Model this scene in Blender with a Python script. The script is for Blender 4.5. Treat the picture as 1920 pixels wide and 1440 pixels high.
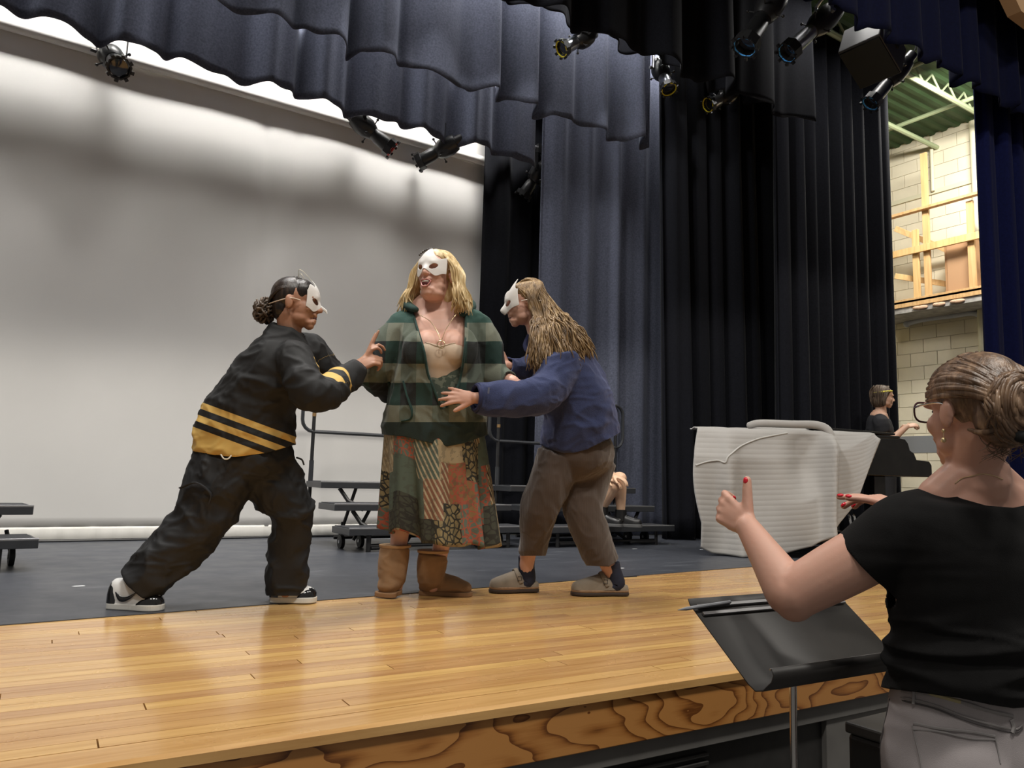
import bpy, bmesh, math, random
import numpy as np
from mathutils import Vector, Matrix
random.seed(7); RNG = np.random.default_rng(7)
for o in list(bpy.data.objects): bpy.data.objects.remove(o, do_unlink=True)
S = bpy.context.scene
COL = S.collection

# ------------------------------------------------------------------ camera
FPX = 1442.0
YAW, PITCH, ROLL = [math.radians(a) for a in (32.96, 6.87, 1.66)]
CAM = np.array([0.0, 0.0, 1.40])
ZS = 0.80                                  # stage height above the house floor
_f = np.array([math.sin(YAW)*math.cos(PITCH), math.cos(YAW)*math.cos(PITCH), math.sin(PITCH)])
_r0 = np.array([math.cos(YAW), -math.sin(YAW), 0.0]); _u0 = np.cross(_r0, _f)
_r = _r0*math.cos(ROLL) + _u0*math.sin(ROLL); _u = -_r0*math.sin(ROLL) + _u0*math.cos(ROLL)
cd = bpy.data.cameras.new('camera'); cam = bpy.data.objects.new('camera', cd); COL.objects.link(cam)
cd.sensor_fit = 'HORIZONTAL'; cd.sensor_width = 36.0; cd.lens = FPX/1920*36.0; cd.clip_start = .05; cd.clip_end = 80
cam.matrix_world = Matrix(((_r[0], _u[0], -_f[0], CAM[0]), (_r[1], _u[1], -_f[1], CAM[1]), (_r[2], _u[2], -_f[2], CAM[2]), (0, 0, 0, 1)))
S.camera = cam
def ray(x, y): return _f + _r*(x-960)/FPX - _u*(y-720)/FPX
def at(x, y, d): return CAM + ray(x, y)*d                     # world point seen at a photo position, d metres deep
def ony(x, y, Y): v = ray(x, y); return CAM + v*(Y/v[1])      # ... on the plane y = Y
def onx(x, y, X): v = ray(x, y); return CAM + v*(X/v[0])
def onz(x, y, z): v = ray(x, y); return CAM + v*((z-CAM[2])/v[2])

# ------------------------------------------------------------------ world, lights, exposure
S.view_settings.view_transform = 'Standard'; S.view_settings.look = 'None'
S.view_settings.exposure = 0.0; S.view_settings.gamma = 1.0; S.view_settings.use_curve_mapping = False
w = bpy.data.worlds.new('auditorium_ambient'); S.world = w; w.use_nodes = True
w.node_tree.nodes['Background'].inputs[0].default_value = (1.0, .95, .88, 1); w.node_tree.nodes['Background'].inputs[1].default_value = .19
def area(name, loc, target, sx, sy, power, color=(1, 1, 1), spread=math.pi):
    l = bpy.data.lights.new(name, 'AREA'); l.shape = 'RECTANGLE'; l.size = sx; l.size_y = sy; l.energy = power; l.color = color; l.spread = spread
    o = bpy.data.objects.new(name, l); COL.objects.link(o); o.location = loc
    o.rotation_euler = (Vector(target)-Vector(loc)).to_track_quat('-Z', 'Y').to_euler(); return o
# house ceiling lamps high over the audience
area('house_light', (1.0, -1.6, 9.2), (1.6, 1.6, 0), 1.4, .5, 330, (1, .95, .87))
area('house_light', (5.0, -1.2, 9.2), (4.2, 1.8, 0), 1.4, .5, 230, (1, .95, .87))
area('house_light', (-2.8, -1.4, 9.2), (0, 2.0, 0), 1.4, .5, 210, (1, .95, .87))
# stage work lights hung between the borders
area('stage_work_light', (1.2, 4.15, 6.45), (1.4, 3.7, 0), 4.2, .2, 335, (1, .97, .93))
area('stage_work_light', (7.0, 4.15, 6.45), (7.0, 4.3, 0), 1.6, .2, 45, (1, .97, .93))
for x_ in (-1.6, .4, 2.4, 4.6): area('stage_work_light', (x_, 5.07, 6.4), (x_+.2, 5.9, 1.5), .2, .1, 26, (1, .98, .95))
area('stage_work_light', (1.6, 5.66, 6.5), (1.6, 5.9, 5.2), 7.5, .06, 130, (1, .98, .96))
area('stage_work_light', (1.8, 6.18, 6.5), (1.8, 6.34, 5.2), 7.5, .06, 190, (1, .98, .96))
area('stage_work_light', (6.0, 6.06, 6.45), (5.6, 6.25, 4.0), 1.0, .08, 30, (1, .98, .96))  # extra lamp, added to brighten the slate leg from above
area('cyc_strip_light', (.2, 6.54, 5.45), (.2, 7.54, 3.95), 8.6, .08, 66, (1, .98, .94), math.radians(86))
area('cyc_strip_light', (.2, 6.54, 5.45), (.2, 7.54, 2.15), 8.6, .08, 13, (1, .98, .94), math.radians(30))  # added second lamp at the same spot, stretches the bright zone lower
# fluorescent tubes in the wing and backstage
area('wing_light', (9.3, 4.25, 6.35), (11.4, 5.8, 2.6), 1.4, .4, 230, (1, .95, .84))
area('backstage_light', (7.3, 7.4, 5.8), (7.3, 8.0, 1.5), .8, .2, 60, (1, .92, .75))

# ------------------------------------------------------------------ node materials
MATS = {}
def mat(name, col=(.5, .5, .5), rough=.6, metal=0., noise=0., nscale=20., bump=0., bscale=60., sheen=0., spec=.5, stretch=(1, 1, 1), emis=0., sss=0., bdist=.01, coat=0.):
    if name in MATS: return MATS[name]
    m = bpy.data.materials.new(name); m.use_nodes = True; nt = m.node_tree; b = nt.nodes['Principled BSDF']
    b.inputs['Base Color'].default_value = (*col, 1); b.inputs['Roughness'].default_value = rough; b.inputs['Metallic'].default_value = metal
    b.inputs['Specular IOR Level'].default_value = spec
    if sheen: b.inputs['Sheen Weight'].default_value = sheen; b.inputs['Sheen Roughness'].default_value = .45; b.inputs['Sheen Tint'].default_value = (*[min(1, c*2+.15) for c in col], 1)
    if sss: b.inputs['Subsurface Weight'].default_value = sss; b.inputs['Subsurface Radius'].default_value = (.012, .005, .003); b.inputs['Subsurface Scale'].default_value = .6
    if coat: b.inputs['Coat Weight'].default_value = coat; b.inputs['Coat Roughness'].default_value = .08
    if emis: b.inputs['Emission Color'].default_value = (*col, 1); b.inputs['Emission Strength'].default_value = emis
    if noise or bump:
        tc = nt.nodes.new('ShaderNodeTexCoord'); mp = nt.nodes.new('ShaderNodeMapping'); mp.inputs['Scale'].default_value = stretch
        nt.links.new(tc.outputs['Object'], mp.inputs['Vector'])
    if noise:
        n = nt.nodes.new('ShaderNodeTexNoise'); n.inputs['Scale'].default_value = nscale; n.inputs['Detail'].default_value = 5
        nt.links.new(mp.outputs[0], n.inputs['Vector'])
        r = nt.nodes.new('ShaderNodeMapRange'); r.inputs['From Min'].default_value = .3; r.inputs['From Max'].default_value = .7
        r.inputs['To Min'].default_value = 1-noise; r.inputs['To Max'].default_value = 1+noise
        nt.links.new(n.outputs['Fac'], r.inputs['Value'])
        h = nt.nodes.new('ShaderNodeVectorMath'); h.operation = 'SCALE'; h.inputs[0].default_value = col
        nt.links.new(r.outputs[0], h.inputs['Scale']); nt.links.new(h.outputs[0], b.inputs['Base Color'])
    if bump:
        n2 = nt.nodes.new('ShaderNodeTexNoise'); n2.inputs['Scale'].default_value = bscale; n2.inputs['Detail'].default_value = 4
        nt.links.new(mp.outputs[0], n2.inputs['Vector'])
        bp = nt.nodes.new('ShaderNodeBump'); bp.inputs['Strength'].default_value = bump; bp.inputs['Distance'].default_value = bdist
        nt.links.new(n2.outputs['Fac'], bp.inputs['Height']); nt.links.new(bp.outputs[0], b.inputs['Normal'])
    MATS[name] = m; return m
class NT:
    """tiny wrapper to wire extra nodes"""
    def __init__(s, m): s.m = m; s.t = m.node_tree; s.b = s.t.nodes['Principled BSDF']
    def n(s, typ, **kw):
        x = s.t.nodes.new(typ)
        for k, v in kw.items():
            if k.startswith('i_'):
                key = k[2:]; key = int(key) if key.isdigit() else key.replace('_', ' ')
                x.inputs[key].default_value = v
            else: setattr(x, k, v)
        return x
    def l(s, a, b): s.t.links.new(a, b)
    def math(s, op, a, b=None, c=None, clamp=False):
        x = s.t.nodes.new('ShaderNodeMath'); x.operation = op; x.use_clamp = clamp
        for i, v in enumerate((a, b, c)):
            if v is None: continue
            if isinstance(v, (int, float)): x.inputs[i].default_value = v
            else: s.l(v, x.inputs[i])
        return x.outputs[0]
    def mix(s, f, a, b):
        x = s.t.nodes.new('ShaderNodeMix'); x.data_type = 'RGBA'
        for i, v in ((0, f), (6, a), (7, b)):
            if isinstance(v, (int, float)): x.inputs[i].default_value = v
            elif isinstance(v, tuple): x.inputs[i].default_value = (*v, 1) if len(v) == 3 else v
            else: s.l(v, x.inputs[i])
        return x.outputs[2]
    def attr(s, name): x = s.t.nodes.new('ShaderNodeAttribute'); x.attribute_name = name; return x
    def obj(s): return s.t.nodes.new('ShaderNodeTexCoord').outputs['Object']
    def sep(s, v): x = s.t.nodes.new('ShaderNodeSeparateXYZ'); s.l(v, x.inputs[0]); return x.outputs
    def noise(s, vec, scale, detail=4, stretch=None, out='Fac'):
        if stretch: mp = s.n('ShaderNodeMapping'); mp.inputs['Scale'].default_value = stretch; s.l(vec, mp.inputs[0]); vec = mp.outputs[0]
        x = s.n('ShaderNodeTexNoise'); x.inputs['Scale'].default_value = scale; x.inputs['Detail'].default_value = detail; s.l(vec, x.inputs['Vector']); return x.outputs[out]
    def ramp(s, fac, stops, interp='LINEAR'):
        x = s.t.nodes.new('ShaderNodeValToRGB'); cr = x.color_ramp; cr.interpolation = interp
        while len(cr.elements) < len(stops): cr.elements.new(.5)
        for e, (p, c) in zip(cr.elements, stops): e.position = p; e.color = (*c, 1)
        s.l(fac, x.inputs[0]); return x.outputs[0]
    def bump(s, h, strength=.3, dist=.01):
        x = s.n('ShaderNodeBump'); x.inputs['Strength'].default_value = strength; x.inputs['Distance'].default_value = dist; s.l(h, x.inputs['Height']); s.l(x.outputs[0], s.b.inputs['Normal'])
    def color(s, c): s.l(c, s.b.inputs['Base Color'])
def fresh(name, rough=.6, **kw):
    m = mat(name, rough=rough, **kw); return NT(m)

# ------------------------------------------------------------------ mesh helpers
def N(v): v = np.asarray(v, float); return v/(np.linalg.norm(v)+1e-12)
V3 = lambda *a: np.array(a, float)
class MB:
    """collects shapes; build() links them as ONE mesh object"""
    def __init__(s): s.v = []; s.f = []
    def add(s, v, f):
        o = len(s.v); s.v += [tuple(map(float, p)) for p in v]; s.f += [tuple(i+o for i in q) for q in f]; return s
    def box(s, lo, hi, R=None, o=(0, 0, 0)):
        lo = np.array(lo, float); hi = np.array(hi, float)
        c = np.array([[lo[0], lo[1], lo[2]], [hi[0], lo[1], lo[2]], [hi[0], hi[1], lo[2]], [lo[0], hi[1], lo[2]], [lo[0], lo[1], hi[2]], [hi[0], lo[1], hi[2]], [hi[0], hi[1], hi[2]], [lo[0], hi[1], hi[2]]])
        if R is not None: c = c @ np.array(R).T
        c = c+np.array(o)
        return s.add(c, [(0, 3, 2, 1), (4, 5, 6, 7), (0, 1, 5, 4), (1, 2, 6, 5), (2, 3, 7, 6), (3, 0, 4, 7)])
    def prism(s, poly, ext):
        """poly: list of 3D points (planar), extruded along vector ext"""
        p = np.array(poly, float); n = len(p); q = p+np.array(ext, float)
        return s.add(np.vstack([p, q]), [tuple(range(n))[::-1], tuple(range(n, 2*n))]+[(i, (i+1) % n, n+(i+1) % n, n+i) for i in range(n)])
    def tube(s, pts, rad, n=10, ref=None, flat=1.0, cap=True, smooth=0, round_ends=False, refs=None):
        """generalised cylinder; rad: number, list, or list of (a,b) half axes; a lies along ref"""
        v, f = tube_vf(pts, rad, n, ref, flat, cap, smooth, round_ends, refs); return s.add(v, f)
    def ell(s, c, ax, n=14, m=10):
        v, f = ell_vf(c, ax, n, m); return s.add(v, f)
    def lathe(s, o, axis, prof, n=20, cap=True):
        """prof: list of (distance along axis, radius)"""
        a = N(axis); t = N(np.cross(a, V3(0, 0, 1) if abs(a[2]) < .9 else V3(1, 0, 0))); b = np.cross(a, t); v = []; f = []
        for (h, r) in prof:
            for k in range(n): g = 2*math.pi*k/n; v.append(np.array(o)+a*h+(t*math.cos(g)+b*math.sin(g))*r)
        for i in range(len(prof)-1):
            for k in range(n): f.append((i*n+k, i*n+(k+1) % n, (i+1)*n+(k+1) % n, (i+1)*n+k))
        if cap: f.append(tuple(range(n))[::-1]); f.append(tuple((len(prof)-1)*n+k for k in range(n)))
        return s.add(v, f)
    def build(s, name, m, parent=None, smooth=True, org=(0, 0, 0), bevel=0):
        v = np.array(s.v)
        if parent is not None: org = PORG.get(parent.as_pointer(), (0, 0, 0))
        v = v-np.array(org)
        return link(name, v, s.f, m, parent, smooth, org, bevel)
PORG = {}       # world position of each thing's origin (parts are written in world coordinates)
def link(name, v, f, m, parent=None, smooth=True, org=(0, 0, 0), bevel=0):
    me = bpy.data.meshes.new(name); me.from_pydata([tuple(map(float, p)) for p in v], [], [tuple(map(int, q)) for q in f]); me.update()
    return link_me(name, me, m, parent, smooth, org, bevel)
def link_me(name, me, m, parent=None, smooth=True, org=(0, 0, 0), bevel=0):
    o = bpy.data.objects.new(name, me); COL.objects.link(o)
    if m is not None: me.materials.clear(); me.materials.append(m)
    if smooth: me.polygons.foreach_set('use_smooth', [True]*len(me.polygons))
    if parent is not None: o.parent = parent; PORG[o.as_pointer()] = PORG.get(parent.as_pointer(), (0, 0, 0))
    else: o.location = org; PORG[o.as_pointer()] = tuple(org)
    if bevel:
        b = o.modifiers.new('bevel', 'BEVEL'); b.width = bevel; b.segments = 2; b.limit_method = 'ANGLE'
    if smooth:
        try: me.set_sharp_from_angle(angle=math.radians(42))
        except Exception: pass
    return o
def thing(name, label, cat, loc, group=None):
    o = bpy.data.objects.new(name, None); COL.objects.link(o); o.empty_display_size = .1; o.location = tuple(map(float, loc)); PORG[o.as_pointer()] = tuple(map(float, loc))
    return tag(o, label, cat, group)
def tag(o, label, cat, group=None):
    o['label'] = label; o['category'] = cat
    if group: o['group'] = group
    return o
def struct(o, label=None):
    o['kind'] = 'structure'
    if label: o['label'] = label
    return o
def catmull(P, k):
    P = np.array(P, float)
    if k <= 0 or len(P) < 3: return P
    Q = np.vstack([2*P[0]-P[1], P, 2*P[-1]-P[-2]]); out = []
    for i in range(1, len(Q)-2):
        for j in range(k+1):
            t = j/(k+1); a, b, c, d = Q[i-1], Q[i], Q[i+1], Q[i+2]
            out.append(.5*((2*b)+(-a+c)*t+(2*a-5*b+4*c-d)*t*t+(-a+3*b-3*c+d)*t**3))
    out.append(P[-1]); return np.array(out)
def tube_vf(pts, rad, n=10, ref=None, flat=1.0, cap=True, smooth=0, round_ends=False, refs=None):
    P = np.array(pts, float); m = len(P)
    R = np.array([rad]*m if np.isscalar(rad) else rad, float)
    if R.ndim == 1: R = np.stack([R, R*flat], 1)
    RF = None if refs is None else np.array(refs, float)
    if smooth:
        P = catmull(P, smooth); R = np.maximum(catmull(R, smooth), 1e-4)
        if RF is not None: RF = catmull(RF, smooth)
    if round_ends:
        t0 = N(P[0]-P[1]); t1 = N(P[-1]-P[-2]); r0 = R[0].mean(); r1 = R[-1].mean()
        pre = [P[0]+t0*r0*math.sin(a) for a in (1.5, 1.0, .5)]; rp = [R[0]*math.cos(a) for a in (1.5, 1.0, .5)]
        po = [P[-1]+t1*r1*math.sin(a) for a in (.5, 1.0, 1.5)]; rq = [R[-1]*math.cos(a) for a in (.5, 1.0, 1.5)]
        P = np.vstack([pre, P, po]); R = np.vstack([rp, R, rq])
        if RF is not None: RF = np.vstack([[RF[0]]*3, RF, [RF[-1]]*3])
    m = len(P); T = np.zeros_like(P)
    T[1:-1] = P[2:]-P[:-2]; T[0] = P[1]-P[0]; T[-1] = P[-1]-P[-2]
    T /= (np.linalg.norm(T, axis=1)[:, None]+1e-12)
    if ref is None: ref = V3(0, 0, 1) if abs(T[0][2]) < .9 else V3(1, 0, 0)
    a = N(ref); v = []; ang = np.arange(n)*2*math.pi/n
    for i in range(m):
        if RF is not None: a = RF[i]
        a = N(a-T[i]*(a@T[i])); b = np.cross(T[i], a)
        v.append(P[i]+np.outer(np.cos(ang)*R[i, 0], a)+np.outer(np.sin(ang)*R[i, 1], b))
    v = np.vstack(v); f = [(i*n+k, i*n+(k+1) % n, (i+1)*n+(k+1) % n, (i+1)*n+k) for i in range(m-1) for k in range(n)]
    if cap: f.append(tuple(range(n))[::-1]); f.append(tuple((m-1)*n+k for k in range(n)))
    return v, f
def ell_vf(c, ax, n=14, m=10):
    """ax: three half-axis vectors, or three numbers"""
    c = np.array(c, float); ax = np.array(ax, float)
    if ax.ndim == 1: ax = np.diag(ax)
    v = [c+ax[2]]
    for i in range(1, m):
        p = math.pi*i/m
        for k in range(n): g = 2*math.pi*k/n; v.append(c+ax[0]*math.sin(p)*math.cos(g)+ax[1]*math.sin(p)*math.sin(g)+ax[2]*math.cos(p))
    v.append(c-ax[2]); f = []
    for k in range(n): f.append((0, 1+k, 1+(k+1) % n)); f.append((len(v)-1, 1+(m-2)*n+(k+1) % n, 1+(m-2)*n+k))
    for i in range(m-2):
        for k in range(n): f.append((1+i*n+k, 1+(i+1)*n+k, 1+(i+1)*n+(k+1) % n, 1+i*n+(k+1) % n))
    return v, f
def vnoise(P, scale, seed=0, oct=3):
    """cheap smooth value noise in [-1,1] for arrays of points"""
    P = np.asarray(P, float)*scale; out = np.zeros(len(P)); amp = 1; tot = 0
    for o in range(oct):
        Q = P*(2**o)+seed*17.3+o*5.7; i = np.floor(Q).astype(int); fr = Q-i; fr = fr*fr*(3-2*fr)
        def h(x, y, z):
            k = (x*374761393+y*668265263+z*2147483647+seed*974711) & 0xffffffff
            k = ((k ^ (k >> 13))*1274126177) & 0xffffffff; return ((k ^ (k >> 16)) & 0xffff)/32767.5-1
        s = 0
        for dx in (0, 1):
            for dy in (0, 1):
                for dz in (0, 1):
                    wx = fr[:, 0] if dx else 1-fr[:, 0]; wy = fr[:, 1] if dy else 1-fr[:, 1]; wz = fr[:, 2] if dz else 1-fr[:, 2]
                    s = s+wx*wy*wz*h(i[:, 0]+dx, i[:, 1]+dy, i[:, 2]+dz)
        out += amp*s; tot += amp; amp *= .5
    return out/tot
# ================================================================== materials of the place
def wood_mat(name, base, dark, long_axis=0, scale=1.0, rough=.22, coat=.35):
    t = fresh(name, rough=rough); v = t.obj(); st = [14, 14, 14]; st[long_axis] = .9
    r = t.n('ShaderNodeObjectInfo').outputs['Random']
    off = t.n('ShaderNodeVectorMath', operation='ADD'); t.l(v, off.inputs[0])
    cmb = t.n('ShaderNodeCombineXYZ'); t.l(t.math('MULTIPLY', r, 37.), cmb.inputs[0]); t.l(t.math('MULTIPLY', r, 91.), cmb.inputs[1]); t.l(cmb.outputs[0], off.inputs[1])
    g = t.noise(off.outputs[0], 3*scale, 6, tuple(st))
    c = t.ramp(g, [(.25, dark), (.55, base), (.8, tuple(min(1, x*1.12) for x in base))])
    hs = t.n('ShaderNodeHueSaturation'); t.l(c, hs.inputs['Color']); t.l(t.math('MULTIPLY_ADD', r, .30, .85), hs.inputs['Value']); t.l(t.math('MULTIPLY_ADD', r, .015, .4925), hs.inputs['Hue'])
    t.color(hs.outputs[0]); t.b.inputs['Coat Weight'].default_value = coat; t.b.inputs['Coat Roughness'].default_value = .12
    sm = t.noise(v, 6, 4); t.l(t.math('MULTIPLY_ADD', sm, .25, rough-.1), t.b.inputs['Roughness'])
    return t.m
M_PLANK = wood_mat('honey_maple_strip', (.60, .355, .135), (.46, .24, .078))
# fascia: cathedral grain
t = fresh('fascia_plywood', rough=.3); v = t.obj(); sx, sy, sz = t.sep(v)
wv = t.n('ShaderNodeTexNoise'); wv.inputs['Scale'].default_value = 1.0; wv.inputs['Detail'].default_value = 2.5
mp = t.n('ShaderNodeMapping'); mp.inputs['Scale'].default_value = (1.5, 1, 4.2); mp.inputs['Rotation'].default_value = (0, .22, 0); t.l(v, mp.inputs[0]); t.l(mp.outputs[0], wv.inputs['Vector'])
ring = t.math('FRACT', t.math('MULTIPLY', wv.outputs['Fac'], 17.))
fine = t.noise(v, 40, 4, (.35, 1, 6))
g = t.math('ADD', t.math('POWER', ring, 2.2), t.math('MULTIPLY_ADD', fine, .5, -.25))
t.color(t.ramp(g, [(.15, (.47, .215, .062)), (.55, (.36, .145, .036)), (.9, (.15, .05, .012))])); t.b.inputs['Coat Weight'].default_value = .15
M_FASCIA = t.m
# painted stage floor: dark slate, scuffed, with white paint flecks
t = fresh('slate_stage_paint', rough=.42, spec=.35); v = t.obj()
base = t.mix(t.noise(v, 1.4, 5), (.036, .040, .050), (.064, .068, .080))
sc = t.noise(v, 9, 6, (.25, 1.6, 1)); base = t.mix(t.math('MULTIPLY', t.math('GREATER_THAN', sc, .66), .35), base, (.15, .16, .18))
vo = t.n('ShaderNodeTexVoronoi'); vo.inputs['Scale'].default_value = 2.3; vo.inputs['Randomness'].default_value = 1; mp = t.n('ShaderNodeMapping'); mp.inputs['Scale'].default_value = (.8, 1.9, 1); t.l(v, mp.inputs[0]); t.l(mp.outputs[0], vo.inputs['Vector'])
fl = t.math('LESS_THAN', t.math('ADD', vo.outputs['Distance'], t.math('MULTIPLY', t.noise(v, 30, 2), .06)), .088)
keep = t.math('GREATER_THAN', t.sep(vo.outputs['Color'])[0], .35)
base = t.mix(t.math('MULTIPLY', fl, keep), base, (.75, .76, .77)); t.color(base)
t.l(t.math('MULTIPLY_ADD', t.noise(v, 5, 5), .3, .24), t.b.inputs['Roughness'])
M_STAGE = t.m
M_CYC = mat('cyclorama_muslin', (.68, .665, .64), .9, noise=.03, nscale=1.5)
M_POCKET = mat('cyclorama_hem', (.74, .72, .67), .9, noise=.04, nscale=9)
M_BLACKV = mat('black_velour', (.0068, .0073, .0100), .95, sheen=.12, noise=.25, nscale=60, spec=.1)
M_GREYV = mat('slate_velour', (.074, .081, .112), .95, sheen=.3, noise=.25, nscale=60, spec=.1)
M_BLUEV = mat('royal_blue_velour', (.0028, .0045, .030), .95, sheen=.12, noise=.2, nscale=50, spec=.1)
M_BLUEV2 = mat('shaded_blue_velour', (.0016, .0024, .013), .95, sheen=.1, noise=.2, nscale=50, spec=.1)  # darker copy of the curtain blue: dim light on the valance put into colour
M_METAL = mat('satin_black_metal', (.018, .018, .019), .34, metal=.0, noise=.2, nscale=30)
M_CHROME = mat('chrome', (.72, .72, .72), .16, metal=1.)
M_STEEL = mat('brushed_steel', (.42, .42, .43), .38, metal=1.)
M_BLOCK = mat('cream_painted_block', (.70, .65, .52), .7, noise=.06, nscale=3, bump=.25, bscale=120, bdist=.004)
M_JOINT = mat('block_mortar', (.56, .52, .42), .9)
M_STRIPE = mat('grey_wall_stripe', (.20, .21, .23), .7)
M_GREEN = mat('green_roof_deck', (.028, .066, .020), .7, noise=.15, nscale=3)
M_CREAMP = mat('cream_pipe_paint', (.62, .60, .46), .5)
M_GREENP = mat('pale_green_truss', (.30, .36, .22), .5)
M_PINE = wood_mat('pine_lumber', (.62, .40, .19), (.48, .28, .11), 2, .7, .6, 0)
M_CONC = mat('house_floor_vinyl', (.09, .085, .08), .5, noise=.2, nscale=4)
M_PANEL = mat('grey_stage_panel', (.13, .125, .118), .55, noise=.12, nscale=8)
M_DARKP = mat('dark_vent_panel', (.022, .021, .02), .6, noise=.2, nscale=20)
M_DARKW = mat('dark_stage_wall', (.03, .03, .032), .9)

# ================================================================== setting
o = MB().box((-6, 3.0, .55), (11.4, 8.3, ZS-.035)).build('floor', M_DARKW, smooth=False); struct(o, 'stage structure under the painted floor')
# boundary between paint and planks runs between two measured points; painted sheet lies on the structure
BY = lambda x: 3.47+(x-.03)*.074
me_v = []; me_f = []
o = MB().prism([(-6, BY(-6), ZS-.012), (11.38, BY(11.38), ZS-.012), (11.38, 8.04, ZS-.012), (-6, 8.04, ZS-.012)], (0, 0, .0155)).build('floor_stage', M_STAGE, smooth=False); struct(o, 'slate grey painted stage floor with scuffs and white flecks')
# apron of narrow strips
EY = lambda x: 1.835-(x-.14)*.034          # front edge of the apron
ap = MB().prism([(-4, EY(-4)+.01, .6), (9.4, EY(9.4)+.01, .6), (9.4, BY(9.4), .6), (-4, BY(-4), .6)], (0, 0, ZS-.6-.022)).build('floor_apron', M_DARKW, smooth=False)
struct(ap, 'honey maple strip floor of the stage apron')
WP = .0605; rnd = random.Random(3); plank_me = {}; npl = 0; extra = MB()
ang = math.atan(-.034); ca, sa = math.cos(ang), math.sin(ang)
def plank_mesh(L):
    if L not in plank_me:
        m = MB(); b = .0006; h = .019; w2 = WP-.0006; l2 = L-.001
        m.add([(0, 0, 0), (l2, 0, 0), (l2, w2, 0), (0, w2, 0), (b, b, h), (l2-b, b, h), (l2-b, w2-b, h), (b, w2-b, h)], [(4, 5, 6, 7), (0, 1, 5, 4), (1, 2, 6, 5), (2, 3, 7, 6), (3, 0, 4, 7)])
        me = bpy.data.meshes.new('plank'); me.from_pydata(m.v, [], m.f); me.materials.append(M_PLANK); plank_me[L] = me
    return plank_me[L]
RP = np.array([[ca, -sa, 0], [sa, ca, 0], [0, 0, 1]])
for r in range(46):
    x = -2.2-rnd.random()*1.6
    while x < 9.0:
        L = rnd.choice((1.2, 1.6, 2.0, 2.4, 2.8)); y = EY(x)+.085+r*WP/ca
        if y < BY(x)+.06 or y < BY(x+L)+.06:
            if npl < 290 and x+L > -.5 and x < 6.8 and y < BY(x+L):
                p = bpy.data.objects.new('plank', plank_mesh(L)); COL.objects.link(p); p.parent = ap; p.location = (x, y, ZS-.019); p.rotation_euler = (0, 0, ang); npl += 1
            else: extra.box((0, 0, 0), (L-.001, WP-.0006, .019), RP, (x, y, ZS-.019))
        x += L
if extra.v: e = extra.build('outer_planks', M_PLANK, ap, smooth=False); e['kind'] = 'stuff'
p = [(-4, EY(-4)), (9.4, EY(9.4))]
nose = MB().prism([(-4, EY(-4)+.083, ZS-.0005), (-4, EY(-4)-.012, ZS-.0005), (-4, EY(-4)-.022, ZS-.008), (-4, EY(-4)-.022, ZS-.03), (-4, EY(-4)+.083, ZS-.03)], (13.4, EY(9.4)-EY(-4), 0)).build('nosing', M_PLANK, ap, smooth=False)
o = MB().prism([(-4, EY(-4)-.012, ZS-.165), (-4, EY(-4)-.012, ZS-.014), (-4, EY(-4)+.02, ZS-.014), (-4, EY(-4)+.02, ZS-.165)], (13.4, EY(9.4)-EY(-4), 0)).build('trim_1', M_FASCIA, smooth=False, bevel=.003); struct(o, 'varnished plywood fascia board with bold cathedral grain along the stage edge')
# stage front below the fascia: grey framing, dark vent panels with louvres
sf = MB().prism([(-4, EY(-4)+.035, 0), (9.4, EY(9.4)+.035, 0), (9.4, EY(9.4)+.08, 0), (-4, EY(-4)+.08, 0)], (0, 0, ZS-.16)).build('wall_stage_front', M_DARKP, smooth=False); struct(sf, 'dark stage front below the wooden fascia')
def frontbox(x0, x1, z0, z1, proud, name, m):
    o = MB().prism([(x0, EY(x0)+.036, z0), (x1, EY(x1)+.036, z0), (x1, EY(x1)+.036-proud, z0), (x0, EY(x0)+.036-proud, z0)], (0, 0, z1-z0)).build(name, m, sf, smooth=False, bevel=.002); return o
frontbox(-3.9, 9.3, ZS-.225, ZS-.166, .03, 'rail', M_PANEL)
frontbox(-3.9, 9.3, .0, .1, .02, 'rail', M_PANEL)
for x in (-1.6, .35, 2.52, 4.6, 6.7): frontbox(x, x+.25 if x != 2.52 else 3.15, .1, ZS-.226, .022, 'stile', M_PANEL)
for x0, x1 in ((.65, 1.2), (1.25, 1.95)):
    for k in range(17): frontbox(x0, x1, .12+k*.026, .12+k*.026+.012, .016, 'louvre', M_DARKP)
frontbox(3.2, 4.5, ZS-.36, ZS-.24, .012, 'panel', M_PANEL)
o = MB().box((-8, -7, -.1), (11, 3, 0)).build('floor_house', M_CONC, smooth=False); struct(o, 'dark auditorium floor in front of the stage')

# walls of the stage house
wb = MB().box((-6, 8.05, ZS), (11.4, 8.2, 7.2)).build('wall_back', mat('cream_back_wall', (.70, .60, .36), .8), smooth=False); struct(wb, 'cream back wall behind the curtains')
bb = MB().box((-6, 8.02, ZS), (11.38, 8.05, ZS+.10)).build('baseboard_back', mat('tan_base', (.62, .54, .36), .7), smooth=False); struct(bb, 'tan baseboard of the back wall')
dd = MB().box((6.6, 8.01, ZS+.1), (9.4, 8.045, ZS+1.85)).box((6.55, 8.0, ZS+1.85), (9.45, 8.049, ZS+1.93)).build('door_1', mat('dark_grey_panel', (.03, .032, .036), .6), smooth=False); struct(dd, 'dark grey lower wall panel glimpsed between the black legs')
wl = MB().box((-6.15, 3, ZS), (-6, 8.2, 7.2)).build('wall_left', M_DARKW, smooth=False); struct(wl)
XW = 11.4
wr = MB().box((XW+.012, 2.6, 0), (XW+.2, 8.2, 7.2)).build('wall_right', M_JOINT, smooth=False); struct(wr, 'cream painted block wall in the wing')
bw, bh = .405, .203; me = bpy.data.meshes.new('block'); mb = MB(); mb.box((0, 0, 0), (.014, bw-.008, bh-.007)); me.from_pydata(mb.v, [], mb.f); me.materials.append(M_BLOCK)
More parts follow.
